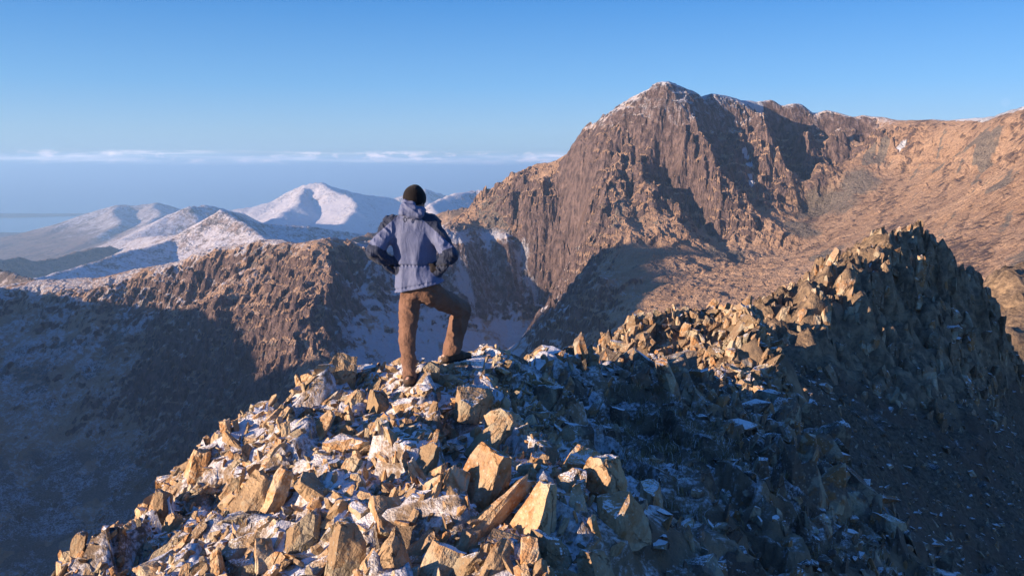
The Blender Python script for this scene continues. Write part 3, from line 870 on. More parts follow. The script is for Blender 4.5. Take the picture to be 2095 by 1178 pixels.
def make_rock(dims, cuts, sub, rough, seed, point=0.8):
    """angular block: a slab cut by random planes, faces broken up a little"""
    r = random.Random(seed)
    bm = bmesh.new()
    bmesh.ops.create_cube(bm, size=2.0)
    for v in bm.verts:
        v.co.x *= 1 + r.uniform(-0.15, 0.15)
        v.co.y *= 1 + r.uniform(-0.15, 0.15)
    for k_ in range(cuts):
        n = Vector((r.gauss(0, 1), r.gauss(0, 1), r.gauss(0, 0.6))).normalized()
        if k_ < 3:                                  # wedge or pointed top
            n = Vector((r.choice((-1, 1)) * r.uniform(0.5, 1.2), r.uniform(-0.7, 0.7), r.uniform(0.5, 1.0))).normalized()
        sup = abs(n.x) + abs(n.y) + abs(n.z)
        off = sup * (r.uniform(0.26, 0.50) if k_ < 3 and r.random() < point else r.uniform(0.50, 0.75))
        res = bmesh.ops.bisect_plane(bm, geom=bm.verts[:] + bm.edges[:] + bm.faces[:], plane_co=n * off, plane_no=n, clear_outer=True)
        ed_ = [e for e in res['geom_cut'] if isinstance(e, bmesh.types.BMEdge)]
        if len(ed_) >= 3:
            bmesh.ops.edgeloop_fill(bm, edges=ed_)
    bmesh.ops.remove_doubles(bm, verts=bm.verts, dist=0.02)
    bmesh.ops.triangulate(bm, faces=bm.faces[:])
    if sub:
        bmesh.ops.subdivide_edges(bm, edges=bm.edges[:], cuts=sub, use_grid_fill=True)
        bmesh.ops.triangulate(bm, faces=bm.faces[:])
        o = Vector((seed * 3.7, seed * 1.3, seed * 0.7))
        for v in bm.verts:
            p = v.co * 1.6 + o
            d = mnoise.noise_vector(p) * rough + mnoise.noise_vector(p * 2.9) * rough * 0.55 + mnoise.noise_vector(p * 7.0) * rough * 0.22
            step = round(mnoise.noise(p * 1.1) * 3) / 3 * rough * 0.9
            v.co += d + v.co.normalized() * step
    for v in bm.verts:
        v.co.x *= dims[0]
        v.co.y *= dims[1]
        v.co.z *= dims[2]
    bmesh.ops.recalc_face_normals(bm, faces=bm.faces[:])
    me = bpy.data.meshes.new('rock')
    bm.to_mesh(me)
    bm.free()
    return me


def dims_for(r):
    kind = r.random()
    if kind < 0.45:
        return (r.uniform(0.45, 0.75), r.uniform(0.15, 0.30), 1.0)          # slab on edge
    if kind < 0.65:
        return (r.uniform(0.6, 0.85), r.uniform(0.45, 0.65), 1.0)         # block
    return (r.uniform(0.26, 0.42), r.uniform(0.18, 0.32), 1.0)            # blade


def family(n, sub, rough, mat, seed):
    out = []
    for i in range(n):
        me = make_rock(dims_for(random.Random(seed + i * 7)), 8, sub, rough, seed + i)
        me.materials.append(mat)
        out.append(me)
    return out


fam_near = family(44, 4, 0.095, M_rock, 100)
fam_mid = family(24, 2, 0.07, M_rock_mid, 400)
fam_far = [make_rock((random.Random(i).uniform(0.42, 0.7), random.Random(i + 50).uniform(0.22, 0.40), 1.0), 8, 4, 0.10, 700 + i, 0.9) for i in range(22)]
fam_far_small = [make_rock((random.Random(i).uniform(0.42, 0.7), random.Random(i + 50).uniform(0.22, 0.40), 1.0), 8, 1, 0.10, 750 + i, 0.9) for i in range(16)]
for me in fam_far + fam_far_small:
    me.materials.append(M_rock_far)
fam_small = family(30, 0, 0.0, M_rock, 900)
fam_shaded = family(20, 2, 0.08, M_rock_shaded, 1300)
fam_shaded_small = family(20, 1, 0.08, M_rock_shaded, 1500)
fam_stone = family(12, 0, 0.0, M_rock_shaded, 1700)
fam_mid_small = family(24, 1, 0.07, M_rock_mid, 1900)


def orient(r, lean, jitter, flat_p, strike=0.35, vary=0.6):
    """long axis leans as given, the slab's plane runs along the strike of the rock beds"""
    if r.random() < flat_p:
        z = Vector((r.uniform(-1, 1), r.uniform(-1, 1), r.uniform(-0.1, 0.5)))
    else:
        z = Vector((lean[0] + r.gauss(0, jitter), lean[1] + r.gauss(0, jitter), lean[2]))
    z.normalize()
    a_ = strike + r.gauss(0, vary)
    x = Vector((math.cos(a_), math.sin(a_), 0))
    x = (x - z * x.dot(z)).normalized()
    return Matrix((x, z.cross(x), z)).transposed()


def pix(x, y, z):
    c, s = math.cos(PITCH), math.sin(PITCH)
    d = y * c - z * s
    u = y * s + z * c
    return 1047.5 + FPX * x / d, 589 - FPX * u / d


foot_l, foot_r = P(840, 792, 7.66), P(934, 749, 8.12)


def scatter(n, xr, yr, size, power, accept, gap, seed, big_first=True):
    """positions that keep a size-dependent distance; sizes follow a power law"""
    r = random.Random(seed)
    u = sorted((r.random() for _ in range(n)), reverse=False)
    sizes = [size[0] * (size[1] / size[0]) ** (1 - (k_ / n) ** power) for k_ in range(n)]
    cell = size[1] * 2
    grid, out = {}, []
    for s in sizes:
        for _ in range(6):
            x, y = r.uniform(*xr), r.uniform(*yr)
            if not accept(x, y, s, r):
                continue
            gx_, gy_ = int(x // cell), int(y // cell)
            ok = True
            for i in (-1, 0, 1):
                for j in (-1, 0, 1):
                    for (a_, b_, t_) in grid.get((gx_ + i, gy_ + j), ()):
                        if (a_ - x) ** 2 + (b_ - y) ** 2 < (gap * (s + t_)) ** 2:
                            ok = False
                            break
                    if not ok:
                        break
                if not ok:
                    break
            if ok:
                grid.setdefault((gx_, gy_), []).append((x, y, s))
                out.append((x, y, s))
                break
    return out


def add_rocks(spots, fam, parent, lean, jitter, flat_p, sink, seed, limit, small=None, small_mat=None, strike=2.0, vary=0.6):
    """the largest become objects of their own; the rest are joined as rubble"""
    r = random.Random(seed)
    spots = sorted(spots, key=lambda q: -q[2] / math.hypot(q[0], q[1]))
    zz = near_z(np.array([q[0] for q in spots], dtype=np.float32), np.array([q[1] for q in spots], dtype=np.float32))
    vs, fs, off = [], [], 0
    cache = {}
    for k_, ((x, y, s), z) in enumerate(zip(spots, zz)):
        M3 = orient(r, lean, jitter, flat_p, strike, vary) @ Matrix.Diagonal((s * r.uniform(0.85, 1.2), s * r.uniform(0.85, 1.2), s * r.uniform(0.85, 1.15)))
        loc = Vector((x, y, float(z) + s * sink))
        if k_ < limit:
            o = link('rock', r.choice(fam), parent)
            o.matrix_world = Matrix.Translation(loc) @ M3.to_4x4()
        else:
            me = r.choice(small or fam)
            if me.name not in cache:
                a_ = np.empty(len(me.vertices) * 3, dtype=np.float32)
                me.vertices.foreach_get('co', a_)
                me.calc_loop_triangles()
                t_ = np.empty(len(me.loop_triangles) * 3, dtype=np.int32)
                me.loop_triangles.foreach_get('vertices', t_)
                cache[me.name] = (a_.reshape(-1, 3), t_.reshape(-1, 3))
            a_, t_ = cache[me.name]
            vs.append(a_ @ np.array(M3).T.astype(np.float32) + np.array(loc, dtype=np.float32))
            fs.append(t_ + off)
            off += len(a_)
    if vs:
        link('rubble', raw_mesh('rubble', np.concatenate(vs), np.concatenate(fs), None, small_mat or fam[0].materials[0], False), parent, kind='stuff')


def hero(px, py, D, half, seed, lean=(0.3, 0.1, 1.0), spin=0.3, cuts=9, mat=None, parent=None, point=0.35, name='rock', rough=0.075):
    """a boulder that can be picked out in the photograph, with its own shape"""
    me = make_rock((half[0] * HS, half[1] * HS * 0.9, half[2] * HS), cuts, 6, rough, seed, point)
    me.materials.append(mat or M_rock)
    o = link(name, me, parent or ridge_obj)
    q = Vector(lean).to_track_quat('Z', 'Y').to_matrix() @ Matrix.Rotation(spin, 3, 'Z')
    o.matrix_world = Matrix.Translation(Vector(P(px, py, D))) @ q.to_4x4()
    HEROES.append((o.location.x, o.location.y, max(half[0], half[1])))
    return o


HEROES = []
HS = 0.84
# half sizes in metres: across, thick, along
for h_ in [
        (700, 765, 8.0, (0.17, 0.14, 0.22), 1, (0.25, 0.2, 1), 0.5), (640, 900, 6.7, (0.17, 0.09, 0.30), 2, (0.7, 0.3, 0.8), 0.2), (600, 905, 6.75, (0.13, 0.09, 0.28), 3, (0.7, 0.2, 0.8), 0.3),
        (465, 895, 7.05, (0.07, 0.06, 0.17), 4, (-0.15, 0.0, 1), 0.4), (445, 915, 7.0, (0.10, 0.08, 0.15), 5, (0.1, 0, 1), 0.2), (400, 960, 6.75, (0.11, 0.09, 0.20), 6, (0.3, 0, 1), 0.7),
        (1150, 1010, 5.25, (0.21, 0.17, 0.20), 7, (0.25, 0.15, 1), -0.45), (1235, 985, 5.4, (0.16, 0.17, 0.19), 8, (0.1, 0.2, 1), -0.3), (1275, 1065, 4.95, (0.16, 0.14, 0.20), 9, (-0.2, 0.3, 1), 0.4),
        (1095, 1085, 4.75, (0.15, 0.12, 0.32), 10, (0.35, 0.35, 1), -0.2), (1000, 1075, 4.8, (0.06, 0.10, 0.42), 11, (0.95, 0.55, 0.75), 0.1), (985, 1000, 5.3, (0.20, 0.14, 0.30), 12, (0.5, 0.3, 1), 0.2),
        (900, 1030, 5.1, (0.18, 0.12, 0.28), 13, (0.6, 0.3, 0.9), 0.3), (800, 1140, 4.45, (0.14, 0.12, 0.19), 14, (0.05, 0.1, 1), 0.2), (795, 1050, 4.95, (0.16, 0.14, 0.18), 15, (0.1, 0.1, 1), -0.3),
        (705, 1130, 4.55, (0.12, 0.10, 0.21), 16, (0.1, 0.2, 1), 0.8), (970, 825, 7.1, (0.18, 0.20, 0.16), 17, (0.1, 0.1, 1), -0.4), (1030, 870, 6.6, (0.16, 0.14, 0.14), 18, (0.4, 0.2, 1), 0.2),
        (1000, 905, 6.3, (0.12, 0.1, 0.22), 19, (0.8, 0.3, 0.7), 0.2), (1190, 945, 5.75, (0.18, 0.14, 0.13), 20, (0.4, 0.1, 0.9), -0.2), (870, 960, 5.8, (0.14, 0.10, 0.22), 21, (0.6, 0.2, 0.8), 0.3),
        (520, 1030, 5.9, (0.13, 0.09, 0.24), 22, (0.6, 0.3, 0.9), 0.4), (560, 1010, 5.9, (0.10, 0.07, 0.22), 23, (0.5, 0.3, 0.9), 0.3), (620, 1090, 5.0, (0.15, 0.1, 0.17), 24, (0.5, 0.1, 1), 0.3),
        (880, 760, 7.75, (0.10, 0.09, 0.11), 25, (0, 0.1, 1), 0.3), (770, 830, 7.3, (0.13, 0.10, 0.15), 26, (0.3, 0.1, 1), 0.4), (720, 830, 7.4, (0.12, 0.10, 0.17), 27, (0.3, 0.2, 1), 0.2),
        (160, 1130, 5.75, (0.09, 0.07, 0.16), 28, (0.1, 0, 1), 0.3), (210, 1115, 5.85, (0.10, 0.09, 0.12), 29, (0.3, 0, 1), 0.3), (330, 1040, 6.3, (0.10, 0.08, 0.14), 30, (0.3, 0, 1), 0.4),
        (1130, 1150, 4.45, (0.16, 0.12, 0.14), 31, (0.4, 0.2, 1), 0.2), (1215, 1165, 4.4, (0.13, 0.12, 0.11), 32, (0.2, 0.2, 1), 0.2), (900, 1150, 4.4, (0.13, 0.1, 0.12), 33, (0.4, 0.2, 1), 0.5),
        # shaded side: upright slabs and blocks
        (1585, 1060, 8.0, (0.20, 0.16, 0.62), 40, (0.02, 0.1, 1), 0.35), (1625, 1000, 9.0, (0.16, 0.15, 0.55), 41, (0.0, 0.1, 1), 0.2), (1545, 990, 8.5, (0.20, 0.16, 0.32), 42, (0.15, 0.1, 1), 0.3),
        (1660, 1090, 8.2, (0.22, 0.18, 0.30), 43, (0.05, 0.1, 1), 0.2), (1270, 765, 12.6, (0.42, 0.35, 0.34), 44, (0.3, 0.1, 1), -0.3), (1345, 790, 13.2, (0.36, 0.30, 0.32), 45, (0.2, 0, 1), 0.4),
        (1430, 840, 12.0, (0.32, 0.28, 0.26), 46, (0.2, 0, 1), 0.2), (1480, 850, 12.2, (0.30, 0.25, 0.25), 47, (0.2, 0, 1), 0.5), (1640, 880, 14.0, (0.45, 0.35, 0.60), 48, (0.1, 0, 1), 0.3),
        (1690, 920, 13.2, (0.36, 0.30, 0.55), 49, (0.05, 0, 1), 0.1), (1560, 840, 15.0, (0.5, 0.4, 0.45), 50, (0.1, 0, 1), 0.4), (1080, 790, 9.2, (0.22, 0.20, 0.22), 51, (0.15, 0.1, 1), 0.3),
        (1115, 830, 8.6, (0.17, 0.14, 0.24), 52, (0.1, 0.1, 1), 0.5), (1050, 745, 10.2, (0.25, 0.2, 0.16), 53, (0.2, 0, 1), 0.2), (1180, 900, 7.8, (0.15, 0.14, 0.18), 54, (0.1, 0, 1), 0.4),
        (1400, 1110, 5.9, (0.22, 0.2, 0.16), 55, (0.1, 0, 1), 0.4), (1490, 1165, 5.6, (0.22, 0.2, 0.15), 56, (0.1, 0, 1), 0.2), (1330, 1020, 6.2, (0.13, 0.12, 0.20), 57, (0.1, 0, 1), 0.6),
        (1740, 1060, 9.9, (0.26, 0.22, 0.36), 58, (0.1, 0, 1), 0.2), (1820, 1100, 9.6, (0.24, 0.20, 0.28), 59, (0.2, 0, 1), 0.4), (1270, 860, 9.6, (0.16, 0.14, 0.16), 60, (0.2, 0, 1), 0.3)]:
    hero(*h_, mat=M_rock_shaded if h_[4] >= 40 else M_rock)
# rocks under the boots
for (f_, h_, s_) in ((foot_l, (0.20, 0.24, 0.12), 70), (foot_r, (0.22, 0.22, 0.16), 71)):
    me = make_rock(h_, 5, 4, 0.03, s_, 0.0)
    me.materials.append(M_rock)
    o = link('rock', me, ridge_obj)
    o.location = (f_[0] + 0.03, f_[1] + 0.05, f_[2] - h_[2] * 0.86)
    HEROES.append((f_[0], f_[1], 0.16))


def acc_near(x, y, s, r):
    px, py = pix(x, y, float(near_z(np.float32(x), np.float32(y))))
    if not (-60 < px < 2000 and 620 < py < 1290):
        return False
    if math.hypot(x, y) < 3.3 or (y > 8.3 and -0.7 < x < 0.6 and s > 0.085):
        return False
    for (a_, b_, t_) in HEROES:
        if (a_ - x) ** 2 + (b_ - y) ** 2 < (0.8 * t_ + 0.25 * s) ** 2:
            return False
    for f_ in (foot_l, foot_r):
        if (f_[0] - x) ** 2 + (f_[1] - y) ** 2 < 0.30 ** 2 and s > 0.09:
            return False
    if abs(x - foot_l[0] - 0.05) < 0.35 and foot_l[1] - 0.9 < y < foot_l[1] and s > 0.13:
        return False
    shade = x - (-0.2 + 0.06 * (y - 4)) > 0.55 if y < 9 else x > 0.2
    if shade:
        t = math.exp(-(((x - 1.55) / 0.75) ** 2 + ((y - 9.2) / 1.1) ** 2)) + 0.6 * math.exp(-(((x - 1.1) / 0.4) ** 2 + ((y - 7.3) / 0.8) ** 2))
        return s > 0.05 and r.random() > 0.30 + 1.0 * t
    return True


spots = scatter(12000, (-4.6, 4.8), (3.4, 13.5), (0.028, 0.155), 0.38, acc_near, 0.40, 21)
north = [q for q in spots if (q[0] > 0.75 if q[1] < 7 else q[0] > 0.55)]
add_rocks([q for q in spots if q not in north], fam_near, ridge_obj, (0.40, 0.25, 1.0), 0.50, 0.50, 0.07, 31, 210, fam_small, M_rock)
add_rocks(north, fam_shaded, ridge_obj, (0.3, 0.15, 1.0), 0.4, 0.35, 0.08, 33, 28, fam_shaded_small, M_rock_shaded)


def acc_out(x, y, s, r):
    z = float(near_z(np.float32(x), np.float32(y)))
    px, py = pix(x, y, z)
    return 1150 < px < 1640 and 560 < py < 1000 and x < 6.9


spots = scatter(4200, (0.6, 9.5), (15.4, 29.0), (0.09, 0.34), 0.40, acc_out, 0.40, 51)
add_rocks(spots, fam_mid, outcrop_obj, (0.35, 0.15, 1.0), 0.40, 0.22, 0.10, 61, 290, fam_mid_small, M_rock_mid)


def acc_flank(x, y, s, r):
    z = float(near_z(np.float32(x), np.float32(y)))
    px, py = pix(x, y, z)
    return 1100 < px < 2095 and 650 < py < 1250 and not (0.9 < x < 2.4 and 8 < y < 10.6) and r.random() < 0.5


spots = scatter(620, (0.2, 7.5), (9.0, 15.2), (0.10, 0.42), 0.5, acc_flank, 0.5, 71)
add_rocks(spots, fam_shaded, ridge_obj, (0.2, 0.1, 1.0), 0.35, 0.2, 0.1, 81, 0, fam_shaded_small, M_rock_shaded)

PZ = near_z(NX.ravel(), NY.ravel(), zone).reshape(NX.shape)


def acc_pin(x, y, s, r):
    a_, b_ = np.float32(x), np.float32(y)
    zn = float(near_z(a_, b_, zone))
    st_ = float(near_z(a_, b_, stp))
    return zn > 0.2 and r.random() < 0.35 + 0.65 * st_


spots = scatter(900, (11, 46), (48, 80), (0.35, 1.25), 0.5, acc_pin, 0.26, 91)
add_rocks(spots, fam_far, pinnacle_obj, (0.14, 0.10, 1.0), 0.14, 0.05, -0.25, 95, 290, fam_far_small, M_rock_far, 1.75, 0.2)



def acc_slope(x, y, s, r):
    a_, b_ = np.float32(x), np.float32(y)
    px, py = pix(x, y, float(near_z(a_, b_)))
    return 1560 < px < 2130 and 640 < py < 1260 and float(near_z(a_, b_, zone)) < 0.6


spots = scatter(1700, (8, 38), (24, 66), (0.10, 0.60), 0.30, acc_slope, 0.8, 191)
add_rocks(spots, fam_shaded, pinnacle_obj, (0.1, 0.0, 1.0), 0.5, 0.5, 0.0, 195, 0, fam_stone, M_rock_shaded)

# dry grass between the rocks and on the shaded ledge
M_grass, T, b = principled('dry_grass', 0.8)
rn = T.new('ShaderNodeNewGeometry').outputs['Random Per Island']
c = T.mix(rn, (0.16, 0.115, 0.05), (0.36, 0.28, 0.15))
T.put(b.inputs['Base Color'], T.mix(T.ramp(rn, 0.80, 0.9), c, (0.6, 0.61, 0.62)))
r = random.Random(77)
gv, gf, off = [], [], 0
tufts = []
for _ in range(520):
    t = r.random()
    if t < 0.5:
        x, y = r.gauss(1.55, 0.6), r.gauss(9.2, 0.9)
    elif t < 0.65:
        x, y = r.gauss(1.1, 0.35), r.gauss(7.2, 0.7)
    elif t < 0.85:
        x, y = r.gauss(2.9, 0.5), r.gauss(8.8, 1.4)
    else:
        x, y = r.uniform(-3.0, 0.8), r.uniform(4.2, 9.5)
    tufts.append((x, y))
tz = near_z(np.array([t[0] for t in tufts], dtype=np.float32), np.array([t[1] for t in tufts], dtype=np.float32))
for (x, y), z in zip(tufts, tz):
    hgt = r.uniform(0.05, 0.11) if x > 0.8 else r.uniform(0.03, 0.07)
    for _ in range(22):
        a_ = r.uniform(0, 6.283)
        bx, by = x + r.gauss(0, 0.035), y + r.gauss(0, 0.035)
        ln = hgt * r.uniform(0.6, 1.2)
        out_ = r.uniform(0.3, 1.0) * ln
        w = r.uniform(0.0012, 0.0025)
        ca, sa = math.cos(a_), math.sin(a_)
        for (q, h_) in ((0, 0), (0.35, 0.65), (1.0, 0.85)):
            ww = w * (1.15 - q)
            gv += [(bx + ca * out_ * q - sa * ww, by + sa * out_ * q + ca * ww, z - 0.01 + ln * h_), (bx + ca * out_ * q + sa * ww, by + sa * out_ * q - ca * ww, z - 0.01 + ln * h_)]
        gf += [(off, off + 1, off + 3, off + 2), (off + 2, off + 3, off + 5, off + 4)]
        off += 6
link('grass', raw_mesh('grass', np.array(gv), np.array(gf), None, M_grass, False), kind='stuff', label='dry frosted grass tufts on the shaded ledge')

# ------------------------------------------------------------------ the person: smooth-blended volumes turned into surfaces
def surface_nets(d, org, h):
    """quads around the zero level of the distances d on a regular grid"""
    nx, ny, nz_ = d.shape
    ins = d < 0
    cnt = np.zeros((nx - 1, ny - 1, nz_ - 1), dtype=np.float32)
    acc = np.zeros((nx - 1, ny - 1, nz_ - 1, 3), dtype=np.float32)
    for ax in range(3):
        o1, o2 = [a_ for a_ in range(3) if a_ != ax]
        for i in (0, 1):
            for j in (0, 1):
                s0 = [slice(0, -1)] * 3
                s1 = [slice(0, -1)] * 3
                s1[ax] = slice(1, None)
                for s_ in (s0, s1):
                    s_[o1] = slice(1, None) if i else slice(0, -1)
                    s_[o2] = slice(1, None) if j else slice(0, -1)
                A, B = d[tuple(s0)], d[tuple(s1)]
                x = (A < 0) != (B < 0)
                t = np.where(x, A / np.where(x, A - B, 1), 0)
                cnt += x
                off = np.zeros(3, dtype=np.float32)
                off[o1], off[o2] = i, j
                for c_ in range(3):
                    acc[..., c_] += np.where(x, t if c_ == ax else off[c_], 0)
    act = cnt > 0
    idx = np.full(cnt.shape, -1, dtype=np.int64)
    idx[act] = np.arange(act.sum())
    cell = np.argwhere(act)
    v = (cell + acc[act] / cnt[act][:, None]) * h + org
    quads = []
    for ax in range(3):
        o1, o2 = [(1, 2), (2, 0), (0, 1)][ax]
        s0 = [slice(None)] * 3
        s1 = [slice(None)] * 3
        s0[ax], s1[ax] = slice(0, -1), slice(1, None)
        A, B = ins[tuple(s0)], ins[tuple(s1)]
        e = np.argwhere(A != B)
        ok = (e[:, o1] > 0) & (e[:, o2] > 0) & (e[:, o1] < d.shape[o1] - 1) & (e[:, o2] < d.shape[o2] - 1)
        e = e[ok]
        flip = A[e[:, 0], e[:, 1], e[:, 2]]

        def at_(da, db):
            q = e.copy()
            q[:, o1] += da
            q[:, o2] += db
            return idx[q[:, 0], q[:, 1], q[:, 2]]
        q = np.stack([at_(-1, -1), at_(0, -1), at_(0, 0), at_(-1, 0)], 1)
        q[~flip] = q[~flip][:, ::-1]
        quads.append(q)
    return v, np.concatenate(quads)


def n3(p, seed=0):
    """smooth 3-D noise"""
    i = np.floor(p).astype(np.int64)
    f = (p - i).astype(np.float32)
    u = f * f * (3 - 2 * f)
    out = 0
    for a_ in (0, 1):
        for b_ in (0, 1):
            for c_ in (0, 1):
                w = (u[..., 0] if a_ else 1 - u[..., 0]) * (u[..., 1] if b_ else 1 - u[..., 1]) * (u[..., 2] if c_ else 1 - u[..., 2])
                out = out + w * h2(i[..., 0] + a_ + 1013 * (i[..., 2] + c_), i[..., 1] + b_, seed)
    return out * 2 - 1


def cone(p, a_, b_, ra, rb, squash=None):
    a_, b_ = np.asarray(a_, dtype=np.float32), np.asarray(b_, dtype=np.float32)
    ab = b_ - a_
    t = np.clip(((p - a_) @ ab) / float(ab @ ab), 0, 1)
    q = p - a_ - t[..., None] * ab
    return np.sqrt((q * q).sum(-1)) - (ra + (rb - ra) * t)


def blob(p, c_, r_, axes=None):
    q = p - np.asarray(c_, dtype=np.float32)
    if axes is not None:
        q = q @ axes
    r_ = np.asarray(r_, dtype=np.float32)
    k_ = np.sqrt(((q / r_) ** 2).sum(-1))
    return (k_ - 1) * float(r_.min())


def smin(a_, b_, k_):
    h_ = np.clip(0.5 + 0.5 * (b_ - a_) / k_, 0, 1)
    return b_ + (a_ - b_) * h_ - k_ * h_ * (1 - h_)


def volume(fn, lo, hi, h):
    lo, hi = np.asarray(lo, dtype=np.float32), np.asarray(hi, dtype=np.float32)
    n = np.ceil((hi - lo) / h).astype(int) + 1
    g = np.stack(np.meshgrid(*[lo[k_] + h * np.arange(n[k_], dtype=np.float32) for k_ in range(3)], indexing='ij'), -1)
    return surface_nets(fn(g).astype(np.float32), lo, h)


def fabric(name, colr, rough, weave, bump, var=0.25, folds=None):
    m, T, b = principled(name, rough)
    pos = T.new('ShaderNodeNewGeometry').outputs['Position']
    n = T.noise(pos, 7.0, 4, 0.6)
    w = T.noise(pos, weave, 2, 0.7)
    lo_ = tuple(q * (1 - var) for q in colr)
    hi_ = tuple(min(1, q * (1 + var)) for q in colr)
    T.put(b.inputs['Base Color'], T.mix(T.ramp(n, 0.3, 0.7), lo_, hi_))
    wr = T.noise(T.vmath('MULTIPLY', pos, folds or (26.0, 26.0, 9.0)), 1.0, 4, 0.55, 0.6)
    hh = T.math('ADD', T.math('MULTIPLY', wr, 1.0), T.math('MULTIPLY', w, 0.10))
    T.put(b.inputs['Normal'], T.bump(hh, bump))
    b.inputs['Sheen Weight'].default_value = 0.1
    return m


M_blue = fabric('jacket_blue', (0.118, 0.143, 0.255), 0.6, 500, 0.012, 0.08, (15.0, 15.0, 6.0))
M_navy = fabric('jacket_navy', (0.022, 0.032, 0.065), 0.6, 500, 0.016, 0.15)
M_brown = fabric('trouser_brown', (0.185, 0.102, 0.070), 0.8, 700, 0.014, 0.16, (30.0, 30.0, 22.0))
M_wool = fabric('beanie_black', (0.011, 0.009, 0.010), 0.95, 350, 0.004, 0.2, (90.0, 90.0, 20.0))
M_glove = fabric('glove_black', (0.014, 0.012, 0.014), 0.8, 300, 0.006, 0.2)
M_boot = fabric('boot_leather', (0.060, 0.038, 0.028), 0.55, 200, 0.008, 0.3)
M_sole = fabric('boot_sole', (0.018, 0.016, 0.015), 0.8, 200, 0.004, 0.2)
M_skin, T, b = principled('skin', 0.5)
T.put(b.inputs['Base Color'], T.mix(T.noise(T.new('ShaderNodeNewGeometry').outputs['Position'], 60.0), (0.42, 0.24, 0.18), (0.52, 0.31, 0.23)))
b.inputs['Subsurface Weight'].default_value = 0.0

J = dict(
    head=P(849, 406, 7.72), neck=P(848, 436, 7.72), shl=P(801, 457, 7.70), ell=P(766, 516, 7.57), wrl=P(803, 546, 7.66),
    shr=P(883, 456, 7.70), elr=P(919, 522, 7.57), wrr=P(899, 550, 7.65), pel=P(857, 585, 7.72),
    hil=P(838, 612, 7.72), knl=P(833.5, 695, 7.70), anl=P(839, 776, 7.69), hir=P(880, 600, 7.76), knr=P(944, 634, 8.05), anr=P(923, 722, 8.07),
    hel=P(836, 789, 7.63), tol=P(857, 781, 7.84), her=P(911, 742, 8.03), tor=P(958, 732, 8.18))
J = {k_: v_.astype(np.float32) for k_, v_ in J.items()}
PXM = 7.7 / FPX
# outline of the jacket: row in the photograph -> left edge, right edge, half depth
ROWS = np.array([(432, 829, 866, 0.085), (440, 820, 872, 0.100), (448, 808, 882, 0.115), (458, 801, 888, 0.125), (475, 801, 889, 0.135), (500, 804, 890, 0.138), (525, 808, 889, 0.135), (541, 812, 889, 0.125),
                 (552, 811, 894, 0.130), (575, 809, 905, 0.160), (590, 808, 911, 0.170), (606, 807, 914, 0.175)], dtype=np.float32)
ZR = np.array([P(850, r_[0], 7.72)[2] for r_ in ROWS], dtype=np.float32)


def torso(p, grow=0.0):
    z = p[..., 2]
    xl = np.interp(z, ZR[::-1], ((ROWS[:, 1] - 1047.5) * PXM)[::-1]) - grow
    xr = np.interp(z, ZR[::-1], ((ROWS[:, 2] - 1047.5) * PXM)[::-1]) + grow
    dp = np.interp(z, ZR[::-1], ROWS[::-1, 3]) + grow
    cx_, w = (xl + xr) / 2, (xr - xl) / 2
    u, v_ = (p[..., 0] - cx_) / w, (p[..., 1] - 7.72) / dp
    k_ = (np.abs(u) ** 2.5 + np.abs(v_) ** 2.5) ** 0.4
    d = (k_ - 1) * np.minimum(w, dp)
    d = np.maximum(d, (z - ZR[0]))
    return np.maximum(d, ZR[-1] - z)


hem_a, hem_b = P(809, 601, 7.58), P(908, 579, 7.58)


def jacket_sdf(p):
    d = torso(p)
    al = smin(cone(p, J['shl'], J['ell'], 0.080, 0.068), cone(p, J['ell'], J['wrl'], 0.066, 0.047), 0.03)
    ar = smin(cone(p, J['shr'], J['elr'], 0.080, 0.068), cone(p, J['elr'], J['wrr'], 0.068, 0.050), 0.03)
    d = smin(d, al, 0.045)
    d = smin(d, ar, 0.045)
    d = smin(d, cone(p, P(846, 445, 7.71), P(848, 430, 7.725), 0.090, 0.072), 0.05)
    z = p[..., 2]
    zw = P(850, 541, 7.72)[2]
    band = np.exp(-((z - zw) / 0.012) ** 2)
    d = d + 0.010 * band - 0.004 * band * np.sin(p[..., 0] * 190)
    zh = hem_a[2] + (p[..., 0] - hem_a[0]) * (hem_b[2] - hem_a[2]) / (hem_b[0] - hem_a[0])
    hb_ = np.exp(-((z - zh - 0.028) / 0.010) ** 2)
    d = d + 0.007 * hb_ - 0.003 * hb_ * np.sin(p[..., 0] * 160)
    # folds hang from the shoulders and gather at the waist; sleeves crease across
    arm = np.minimum(al, ar)
    on_arm = np.clip((torso(p) - arm) / 0.05, 0, 1)
    f1 = np.abs(n3((p + 0.05 * n3(p * 5.0, 2)[..., None]) * np.array([9, 8, 2.6], dtype=np.float32), 3)) - 0.35
    f2 = np.abs(n3(p * np.array([40, 20, 10], dtype=np.float32) + 9, 5)) - 0.35
    f3 = np.abs(n3((p @ np.array([[0.7, 0, 0.7], [0, 1, 0], [-0.7, 0, 0.7]], dtype=np.float32)) * np.array([13, 13, 27], dtype=np.float32), 7)) - 0.35
    d = d + (1 - on_arm) * (0.028 * f1 + 0.004 * f2) + on_arm * (0.022 * f3 + 0.006 * f2)
    return np.maximum(d, zh - z)


